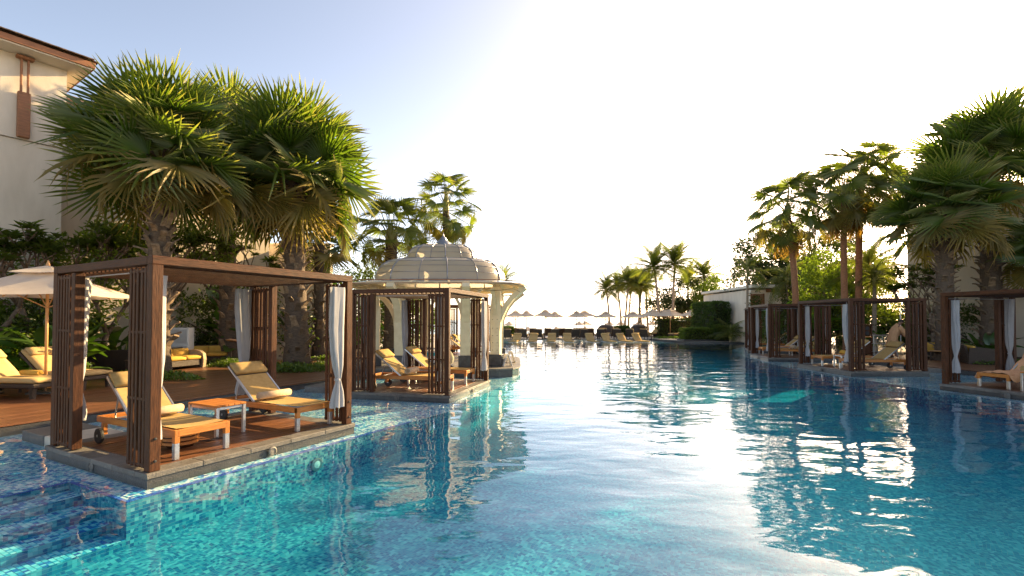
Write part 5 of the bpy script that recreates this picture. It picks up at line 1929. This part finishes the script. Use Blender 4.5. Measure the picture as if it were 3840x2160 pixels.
def np_mesh(name, v, f, mat):
    me = bpy.data.meshes.new(name)
    me.vertices.add(len(v))
    me.vertices.foreach_set('co', np.asarray(v, dtype=np.float32).ravel())
    me.loops.add(len(f) * 3)
    me.loops.foreach_set('vertex_index', np.asarray(f, dtype=np.int32).ravel())
    me.polygons.add(len(f))
    me.polygons.foreach_set('loop_start', np.arange(len(f), dtype=np.int32) * 3)
    me.update(calc_edges=True)
    me.materials.append(mat)
    return me


def unit(a):
    return a / (np.linalg.norm(a, axis=1)[:, None] + 1e-9)


def clump_crown(blobs, n, size, mat, seed, up=.35, name='crown', shell=.55, ratio=.42, nclump=26):
    """leaves in clumps scattered near the surface of several ellipsoids"""
    g = np.random.default_rng(seed)
    vol = np.array([b[1][0] * b[1][1] * b[1][2] for b in blobs]) ** .67
    vol = vol / vol.sum()
    VV, FF, off = [], [], 0
    for b, w in zip(blobs, vol):
        m_ = int(n * w)
        c, r = np.array(b[0]), np.array(b[1])
        nc = max(6, int(nclump * len(blobs) * w))
        cd = unit(g.normal(size=(nc, 3)))
        cr = (shell + (1 - shell) * g.random((nc, 1)) ** .5)
        cc = cd * cr
        k = g.integers(0, nc, m_)
        loc = cc[k] + g.normal(size=(m_, 3)) * .17
        P = c + loc * r
        D = unit(cd[k] * .7 + g.normal(size=(m_, 3)) * .7 + np.array([0, 0, up * .2]))
        U = unit(np.array([0, 0, 1.0]) + g.normal(size=(m_, 3)) * .6)
        v, f = leaf_cards(P, D, U, size * g.uniform(.6, 1.3, m_), seed, ratio)
        VV.append(v)
        FF.append(f + off)
        off += len(v)
    return np_mesh(name, np.concatenate(VV), np.concatenate(FF), mat)


def limbs(base, blobs, r0, seed, fork=.45):
    g = random.Random(seed)
    mb = MB()
    b = Vector(base)
    top = Vector((0, 0, 0))
    for c, r in blobs:
        top += Vector(c)
    top /= len(blobs)
    k = b.lerp(top, fork)
    mb.tube([b, b.lerp(k, .5) + Vector((g.uniform(-.1, .1), g.uniform(-.1, .1), 0)), k], [r0, r0 * .8, r0 * .65], 8)
    for c, r in blobs:
        for q in range(3):
            e = Vector(c) + Vector((g.uniform(-.6, .6) * r[0], g.uniform(-.6, .6) * r[1], g.uniform(-.2, .6) * r[2]))
            m_ = k.lerp(e, .5) + Vector((g.uniform(-.15, .15), g.uniform(-.15, .15), .1))
            mb.tube([k, m_, e], [r0 * .5, r0 * .3, r0 * .08], 6)
    return mb


def leafy_tree(label, name, cat, x, y, blobs, n, size, mat, seed, group=None, r0=.14, ratio=.42, shell=.55, nclump=26):
    t = thing(name, label, cat, (x, y, .1), 0, group)
    obj('trunk', limbs((0, 0, -.1), blobs, r0, seed), M['bark'], t, smooth=True)
    obj('crown', clump_crown(blobs, n, size, M[mat], seed, ratio=ratio, shell=shell, nclump=nclump), None, t)
    return t


leafy_tree('dark broad-leaved tree behind the low pavilion', 'broadleaf_tree', 'tree', 21.2, 40.0, [((0, 0, 7.2), (2.6, 2.4, 2.2)), ((-1.8, 0, 5.2), (1.8, 1.8, 1.6)), ((2.2, .4, 5.8), (2.2, 2.0, 2.0)), ((.4, -.5, 4.6), (2.6, 1.8, 1.4))], 9000, .30, 'tree', 1, 'trees on the right', .22)
leafy_tree('dark rounded tree behind the slender palms', 'broadleaf_tree', 'tree', 25.8, 38.5, [((0, 0, 6.6), (2.4, 2.2, 2.0)), ((-1.8, 0, 5.0), (2.0, 1.8, 1.6)), ((1.8, 0, 4.6), (2.2, 2.0, 1.8))], 7500, .30, 'tree', 2, 'trees on the right', .2)
leafy_tree('light green bushy tree between the slender palms', 'broadleaf_tree', 'tree', 17.9, 27.6, [((0, 0, 4.6), (1.1, 1.0, 1.0)), ((-.5, 0, 3.4), (1.2, 1.0, 1.1)), ((.6, -.1, 3.2), (1.2, 1.0, 1.2)), ((0, -.2, 2.0), (1.3, 1.0, 1.0))], 7500, .17, 'shrub_light', 3, 'trees on the right', .1)
leafy_tree('dark spreading tree behind the tallest coconut palm', 'broadleaf_tree', 'tree', 21.2, 58.0, [((0, 0, 4.6), (3.2, 2.4, 1.9)), ((-2.6, -.2, 3.4), (2.4, 2.0, 1.8)), ((2.6, 0, 3.6), (2.6, 2.0, 2.0)), ((0, -.6, 2.4), (4.2, 1.6, 1.6))], 10000, .32, 'tree', 4, 'trees on the right', .2)
leafy_tree('bright green bushy tree below the coconut crowns', 'broadleaf_tree', 'tree', 22.8, 54.0, [((0, 0, 5.2), (1.9, 1.6, 1.3)), ((-1.4, 0, 4.2), (1.6, 1.4, 1.1)), ((1.5, 0, 3.9), (1.7, 1.4, 1.3))], 5000, .28, 'shrub_light', 5, 'trees on the right', .16)
leafy_tree('thin leafed sapling left of the dark spreading tree', 'broadleaf_tree', 'tree', 14.2, 55.0, [((0, 0, 3.6), (.9, .8, 1.0)), ((.7, 0, 2.5), (.8, .7, .8))], 420, .2, 'tree', 6, 'trees on the right', .06)
leafy_tree('sunlit loose shrub left of the cream building', 'shrub', 'shrub', 21.4, 27.6, [((0, 0, 2.6), (1.6, 1.0, 1.0)), ((-1.6, -.4, 1.9), (1.5, 1.0, 1.0)), ((1.0, -.8, 1.4), (1.4, 1.0, 1.0))], 4200, .16, 'shrub_light', 7, 'shrubs on the right', .08)
leafy_tree('dark dense shrub behind the middle right cabana', 'shrub', 'shrub', 17.6, 27.6, [((0, 0, 1.6), (2.0, 1.0, 1.2)), ((2.4, -.3, 1.3), (1.8, 1.0, 1.1)), ((-2.0, .3, 1.2), (1.4, 1.0, 1.0))], 5500, .17, 'shrub', 8, 'shrubs on the right', .08)
leafy_tree('dark dense shrub below the cream building', 'shrub', 'shrub', 23.0, 24.4, [((0, 0, 1.3), (2.4, .9, 1.1)), ((3.2, 0, 1.5), (2.2, .9, 1.3)), ((-2.2, .4, 1.1), (1.4, .8, .9))], 6000, .18, 'shrub', 9, 'shrubs on the right', .08)
leafy_tree('dark dense shrub behind the sofa at the right edge', 'shrub', 'shrub', 21.6, 19.0, [((.6, 0, 1.1), (1.6, 1.2, 1.1)), ((2.6, .6, 1.5), (1.6, 1.2, 1.4))], 3600, .17, 'shrub', 10, 'shrubs on the right', .06)
leafy_tree('leafy shrub beyond the pale edged cabana', 'shrub', 'shrub', 17.9, 31.0, [((0, 0, 1.1), (1.3, .9, 1.0)), ((1.4, .3, 1.2), (1.0, .9, 1.0))], 3000, .17, 'shrub', 12, 'shrubs on the right', .06)
leafy_tree('mid green leafy tree behind the towel cart', 'broadleaf_tree', 'tree', 20.2, 33.4, [((0, 0, 3.4), (1.8, 1.0, 1.3)), ((-2.0, .2, 2.6), (1.6, 1.0, 1.3)), ((2.0, 0, 2.8), (1.7, 1.0, 1.4)), ((0, -.3, 1.5), (3.0, 1.0, 1.1))], 7000, .2, 'shrub', 20, 'trees on the right', .1)
leafy_tree('dense green shrub bank behind the bending person', 'shrub', 'shrub', 19.4, 26.6, [((0, 0, 1.2), (1.3, .8, 1.0)), ((-1.6, .6, 1.3), (1.3, .8, 1.1)), ((1.5, -.5, 1.5), (1.2, .8, 1.1))], 5200, .16, 'shrub', 21, 'shrubs on the right', .06)
leafy_tree('dark leafy tree left of the cream building corner', 'broadleaf_tree', 'tree', 23.6, 33.5, [((0, 0, 3.8), (1.7, 1.2, 1.4)), ((-1.6, 0, 3.0), (1.6, 1.0, 1.3)), ((.6, -.3, 2.0), (2.2, 1.0, 1.3))], 6000, .22, 'tree', 22, 'trees on the right', .1)
# left shrubbery
leafy_tree('low sunlit shrub behind the deck loungers', 'shrub', 'shrub', -14.6, 13.8, [((0, 0, .7), (1.4, .8, .7)), ((1.3, .2, .6), (.9, .7, .6)), ((-1.6, -.5, .7), (1.3, .8, .7))], 4800, .13, 'shrub_light', 13, 'shrubs on the left', .04)
leafy_tree('dense dark shrub below the frangipani at the left edge', 'shrub', 'shrub', -14.8, 14.9, [((0, 0, 1.0), (2.0, .9, 1.0)), ((-2.2, -.6, 1.2), (1.6, .9, 1.1))], 4000, .18, 'shrub', 14, 'shrubs on the left', .05)
leafy_tree('dense leafy shrub behind the white louvred box', 'shrub', 'shrub', -12.4, 20.8, [((0, 0, 1.7), (1.8, 1.0, 1.5)), ((2.0, .2, 1.5), (1.6, 1.0, 1.3)), ((-1.8, .2, 1.4), (1.6, 1.0, 1.3))], 7500, .19, 'shrub', 15, 'shrubs on the left', .06)
leafy_tree('tall dark shrub behind the leaning fan palm', 'shrub', 'shrub', -8.0, 26.2, [((0, 0, 2.4), (2.0, 1.0, 2.2)), ((-2.2, -.6, 1.5), (1.6, 1.0, 1.4)), ((2.0, .4, 2.0), (1.8, 1.0, 1.9))], 8000, .2, 'shrub', 16, 'shrubs on the left', .08)
leafy_tree('yellow green shrub tree between the palms and the hotel', 'shrub', 'shrub', -13.0, 18.2, [((0, 0, 5.2), (1.4, 1.0, .9)), ((1.4, .3, 4.8), (1.2, .9, .9)), ((-1.2, 0, 4.4), (1.4, 1.0, 1.0))], 4200, .18, 'shrub_light', 17, 'shrubs on the left', .09)
leafy_tree('dark tree behind the gazebo on the left', 'broadleaf_tree', 'tree', -8.6, 31.0, [((0, 0, 3.0), (2.6, 1.4, 2.4)), ((2.4, .4, 2.0), (1.8, 1.2, 1.8))], 6000, .24, 'tree', 18, 'trees on the left', .12)


def frangipani(label, x, y, h, seed, group, spread=1.0, n0=4):
    g = random.Random(seed)
    t = thing('frangipani', label, 'tree', (x, y, .1), 0, group)
    mb = MB()
    tips = []

    def grow(p, d, L, r, lv):
        q = p + d * L
        m_ = p.lerp(q, .5) + Vector((g.uniform(-.06, .06), g.uniform(-.06, .06), .02)) * L
        mb.tube([p, m_, q], [r, r * .86, r * .74], 6)
        if lv == 0:
            tips.append((q, d))
            return
        for k in range(g.choice((2, 2, 3))):
            az = g.uniform(0, 6.28)
            dd = (d * 1.0 + Vector((math.cos(az), math.sin(az), .45)) * .7 * spread).normalized()
            grow(q, dd, L * g.uniform(.68, .86), r * .68, lv - 1)
    grow(Vector((0, 0, -.1)), Vector((g.uniform(-.1, .1), g.uniform(-.1, .1), 1)).normalized(), h * .25, .09, 5)
    zmax = max(q.z for q, d in tips)
    k = h / zmax
    mb.v = [(v[0] * k, v[1] * k, v[2] * k) for v in mb.v]
    obj('trunk', mb, M['bark'], t, smooth=True)
    P, D, U, Sz = [], [], [], []
    for q, d in tips:
        q = q * k
        for i in range(g.randint(10, 15)):
            az = i * GOLD
            e = g.uniform(-.2, .8)
            P.append(q + d * g.uniform(-.08, .04))
            D.append((math.cos(az) * math.cos(e), math.sin(az) * math.cos(e), math.sin(e)))
            U.append((g.uniform(-.2, .2), g.uniform(-.2, .2), 1))
            Sz.append(g.uniform(.2, .34))
    v, f = leaf_cards(np.array(P), unit(np.array(D)), unit(np.array(U)), np.array(Sz), seed, .34, .06)
    obj('crown', np_mesh('crown', v, f, M['shrub']), None, t)


leafy_tree('leafy green shrub tree before the hotel wall at the left edge', 'shrub', 'shrub', -14.9, 15.6, [((0, 0, 3.3), (1.2, .8, .9)), ((1.7, .3, 4.1), (1.1, .8, .9)), ((-1.2, -1.0, 2.7), (1.1, .8, .9)), ((.8, 0, 2.4), (1.6, .8, .9))], 4200, .2, 'shrub_light', 19, 'shrubs on the left', .08)
FG = 'frangipani trees'
frangipani('frangipani tree at the left edge before the hotel wall', -14.6, 14.9, 4.5, 1, FG)
frangipani('frangipani tree seen above the deck parasol', -13.7, 16.2, 4.7, 2, FG)
frangipani('frangipani tree left of the first fan palm', -13.0, 17.6, 5.2, 3, FG)
frangipani('frangipani tree between the first two fan palms', -12.3, 21.4, 4.9, 4, FG)
frangipani('frangipani tree at the left end behind the parasol', -14.9, 13.8, 4.1, 6, FG)
frangipani('frangipani tree with bare limbs right of the middle cabana', 19.9, 23.0, 4.3, 5, FG)


def broad_leaf(seed, w=.26, arch=.5, splits=0, mat='big_leaf'):
    g = random.Random(seed)
    vs, fs = [], []
    n = 12
    mid = []
    for i in range(n + 1):
        f = i / n
        x = f * (1 - .18 * arch * f)
        z = .30 * f - arch * f * f * .8
        mid.append((x, z))
    for i in range(n + 1):
        f = max(0, (i / n - .22) / .78)
        ww = w * (math.sin(math.pi * min(1, f * .93 + .04)) ** .6) if i / n > .22 else .012
        if i == n:
            ww = .004
        x, z = mid[i]
        for s in (-1, 0, 1):
            vs.append((x + (.02 if s else 0), s * ww * (1 + g.uniform(-.06, .06)), z + (.22 * ww + g.uniform(-.012, .012) if s else 0)))
    for i in range(n):
        for a in (0, 1):
            if splits and i > 4 and (i + a * 2 + seed) % 4 == 0 and i < n - 1:
                continue
            fs.append((i * 3 + a, i * 3 + a + 1, i * 3 + 4 + a, i * 3 + 3 + a))
    me = MB().add(vs, fs).mesh('leaf', True)
    me.materials.append(M[mat])
    return me


BL = [broad_leaf(1), broad_leaf(2, .2, .75), broad_leaf(3, .30, .35, 1)]
BLD = [broad_leaf(4, .15, .6, 0, 'big_leaf2'), broad_leaf(5, .19, .8, 0, 'big_leaf2'), broad_leaf(6, .13, .4, 0, 'big_leaf2')]
BLG = [broad_leaf(7, .13, .55, 0, 'big_leaf'), broad_leaf(8, .16, .75, 0, 'big_leaf')]


def leaf_plant(label, x, y, n, s, seed, sets, group, name='broad_leaf_plant', el=(82, 15), stem=.6, z0=.1, spread=.3):
    g = random.Random(seed)
    t = thing(name, label, 'plant', (x, y, z0), 0, group)
    mb = MB()
    for i in range(n):
        f = i / max(1, n - 1)
        az = i * GOLD + g.uniform(-.3, .3)
        rr = spread * g.random()
        b = Vector((rr * math.cos(az), rr * math.sin(az), 0))
        z = stem * g.uniform(.25, 1.0)
        mb.tube([b + Vector((0, 0, -.05)), b + Vector((.05 * math.cos(az), .05 * math.sin(az), z))], [.022, .014], 5)
        e = el[0] + (el[1] - el[0]) * f + g.uniform(-10, 10)
        obj('leaf', sets[g.randrange(len(sets))], None, t, (b.x + .05 * math.cos(az), b.y + .05 * math.sin(az), z), (R(g.uniform(-30, 30)), -R(e), az), s * g.uniform(.75, 1.15))
    obj('stems', mb, M['petiole'], t)
    return t


PLL = 'broad leaved plants behind the left deck'
spots = [(-16.4, 13.0), (-15.3, 14.4), (-14.2, 15.0), (-13.4, 14.4), (-15.9, 12.2), (-14.5, 13.2), (-13.9, 17.0), (-14.4, 16.0), (-12.7, 13.4)]
where = ['at the left edge below the frangipani', 'behind the deck parasol pole', 'left of the cabana corner post', 'behind the raised deck lounger', 'by the left edge behind the loungers', 'right of the parasol edge', 'below the first frangipani limbs', 'against the hotel wall', 'near the deck lounger foot']
for i, (x, y) in enumerate(spots):
    leaf_plant('dark long leaved plant ' + where[i], x, y, 17, 1.15, 200 + i, BLD + BLG[:1], PLL, el=(80, 5), stem=.9, spread=.45)
for i, (x, y, s, w_) in enumerate(((-13.0, 13.3, .95, 'beside the deck lounger foot'), (-14.6, 13.0, 1.0, 'behind the raised deck lounger'), (-16.0, 11.3, 1.1, 'at the left edge of the deck'))):
    leaf_plant('sunlit broad leaved plant ' + w_, x, y, 13, s, 230 + i, BLG, PLL, el=(75, 0), stem=.45)
leaf_plant('bright green banana plant between the first two fan palms', -11.7, 20.6, 10, 1.9, 240, BL, PLL, 'banana_plant', (85, 35), 1.9)
leaf_plant('bright green banana plant behind the cabana curtain', -9.7, 26.0, 10, 2.1, 241, BL, PLL, 'banana_plant', (85, 25), 1.6)
leaf_plant('green leaved plant behind the gazebo columns', -7.0, 27.5, 14, 1.5, 242, BLG, PLL, el=(80, 10), stem=1.0)
leaf_plant('green leaved plant left of the gazebo columns', -8.3, 24.6, 14, 1.4, 243, BLG, PLL, el=(80, 10), stem=.9)
leaf_plant('green leaved plant in the gap before the garden wall', -9.9, 23.9, 14, 1.5, 244, BLG + BLD[:1], PLL, el=(80, 10), stem=1.0)
leaf_plant('dark leaved plant beside the white louvred box', -11.5, 19.9, 15, 1.1, 245, BLD, PLL, el=(80, 5), stem=.7)
PLR = 'broad leaved plants behind the right deck'
for i, (x, y, n, s, st, sets, w_) in enumerate((
        (17.6, 31.8, 11, 1.9, 1.6, BL, 'bright banana plant before the low pavilion'),
        (19.8, 32.6, 10, 1.8, 1.5, BL, 'banana plant right of the pavilion shutter'),
        (16.6, 27.0, 12, 1.5, 1.2, BL, 'banana plant behind the middle right cabana screen'),
        (18.6, 26.4, 11, 1.3, 1.0, BLG + BL[:1], 'sunlit broad leaved plant behind the bending person'),
        (19.6, 25.2, 12, 1.1, .8, BLG, 'sunlit broad leaved plant right of the shower pole'),
        (16.4, 29.2, 12, 1.3, .9, BLD, 'dark leaved plant behind the pale edged cabana'),
        (20.6, 21.0, 13, 1.0, .6, BLD, 'dark leaved plant behind the right deck sofas'),
        (22.6, 18.6, 13, 1.2, .8, BLD, 'dark leaved plant at the right edge'),
        (18.4, 35.6, 12, 1.1, .6, BLD, 'dark leaved plant below the pavilion wall'))):
    leaf_plant(w_, x, y, n, s, 260 + i, sets, PLR, 'banana_plant' if 'banana' in w_ else 'broad_leaf_plant', (82, 15), st)
feather_palm('low arching fern palm at the end of the tall hedge', 17.2, 38.3, .5, .12, 16, 1.6, 66, GR, sets=ARECA, el=(75, 10), name='feather_palm')


# ------------------------------------------------------------------ hedges and ground cover
def hedge(label, x, y, d, mat, seed, leaf=.09, dens=420, rz=0, top='hedge', planter=None):
    t = thing('hedge', label, 'hedge', (x, y, .1), rz, 'clipped hedges')
    g = np.random.default_rng(seed)
    hx, hy, hz = d[0] / 2, d[1] / 2, d[2]
    core = MB().box((0, 0, hz * .47), (d[0] * .94, d[1] * .9, hz * .94), None, min(hy, hz) * .2)
    obj('twigs', core, M['core'], t)
    P, D = [], []
    for (n_, ax, sg) in ((d[0] * d[2], 1, -1), (d[1] * d[2], 0, -1), (d[1] * d[2], 0, 1), (d[0] * d[1], 2, 1)):
        m_ = int(n_ * dens)
        q = np.stack([g.uniform(-hx, hx, m_), g.uniform(-hy, hy, m_), g.uniform(0, hz, m_)], 1)
        lim = (hx, hy, hz)[ax]
        q[:, ax] = (sg * lim if ax < 2 else hz) - sg * g.uniform(0, .10, m_)
        bump_ = .05 * np.sin(q[:, 0] * 3.1 + seed) * np.cos(q[:, 2] * 4.0 + q[:, 1] * 3)
        q[:, ax] += sg * bump_
        # round the edges
        for a_ in range(3):
            if a_ != ax:
                pass
        dd = g.normal(size=(m_, 3)) * .6
        dd[:, ax] += sg * .8
        dd[:, 2] += .3
        P.append(q)
        D.append(dd)
    P, D = np.concatenate(P), unit(np.concatenate(D))
    r_ = np.maximum(np.abs(P[:, 0]) / hx, np.abs(P[:, 1]) / hy)
    P[:, 2] -= np.where(P[:, 2] > hz * .8, .12 * np.clip((r_ - .8) / .2, 0, 1) ** 2, 0)
    U = unit(np.array([0, 0, 1.0]) + g.normal(size=(len(P), 3)) * .7)
    v, f = leaf_cards(P, D, U, leaf * g.uniform(.6, 1.4, len(P)), seed, .5)
    obj('foliage', np_mesh('foliage', v, f, M[mat]), None, t)
    if planter:
        obj('planter', MB().box((0, 0, 0), planter, None, .02), M['stone_wet'], t, (0, 0, planter[2] / 2 - .1))
    return t


hedge('low rounded clipped hedge at the far right pool corner', 15.65, 40.0, (3.4, 1.5, 1.05), 'shrub_light', 1, .10, 800, planter=(3.6, 1.7, .25))
hedge('long dark clipped hedge behind the far right parasols', 19.2, 49.5, (9.0, 1.2, 1.75), 'hedge', 2, .13, 260)
hedge('tall dark clipped hedge beside the pavilion side wall', 16.9, 41.6, (1.3, 5.0, 3.2), 'hedge', 3, .13, 300)
hedge('small square hedge at the foot of the coconut trunks', (2330 - 1920) / 1824 * 52, 52.0, (1.6, 1.0, 1.05), 'cover', 4, .11, 500)
hedge('small square hedge right of the gazebo arm', (1906 - 1920) / 1824 * 48, 48.0, (1.1, .9, 1.05), 'cover', 5, .11, 500)


def ground_cover(label, pts, seed, h=.16, n=2600, leaf=.075, mat='cover'):
    g = np.random.default_rng(seed)
    P = []
    for (x, y, rx, ry) in pts:
        m_ = int(n * rx * ry)
        a = g.uniform(0, 6.28, m_)
        r = np.sqrt(g.random(m_))
        wob = 1 + .12 * np.sin(a * 5 + seed)
        px, py = x + rx * r * np.cos(a) * wob, y + ry * r * np.sin(a) * wob
        pz = .12 + h * (1 - r ** 4) * g.uniform(.3, 1.05, m_) * (1 + .3 * np.sin(px * 5) * np.cos(py * 4))
        P.append(np.stack([px, py, pz], 1))
    P = np.concatenate(P)
    D = unit(g.normal(size=P.shape) * .7 + np.array([0, 0, .6]))
    U = unit(np.array([0, 0, 1.0]) + g.normal(size=P.shape) * .8)
    v, f = leaf_cards(P, D, U, leaf * g.uniform(.6, 1.4, len(P)), seed, .55)
    o = obj('ground_cover', np_mesh('ground_cover', v, f, M[mat]), None)
    tag(o, label, 'ground cover', None, 'stuff')


ground_cover('low green ground cover round the leaning palm trunk', [(-7.3, 16.3, 1.45, .55), (-7.9, 16.9, 1.0, .6), (-6.7, 17.6, .5, .4), (-7.6, 15.9, 1.0, .35)], 1, .2)
ground_cover('low green ground cover round the second palm trunk', [(-9.9, 18.0, 1.2, .6), (-10.8, 18.6, .8, .6)], 2, .2)
ground_cover('low green ground cover beside the first palm trunk', [(-10.2, 14.0, 1.3, .55), (-11.3, 14.2, .7, .5)], 3, .18)
ground_cover('low sunlit ground cover by the armchairs', [(-7.7, 20.6, .8, .4), (-8.3, 23.0, .9, .4)], 4, .2)
ground_cover('low green ground cover round the thorny palm trunks', [(18.7, 18.55, 1.0, .45), (20.3, 20.6, 1.0, .5)], 5, .18)
ground_cover('low green ground cover below the coconut palms', [(14.6, 44.6, 1.6, .5), (16.6, 43.6, 1.4, .5)], 6, .16, 900, .12)
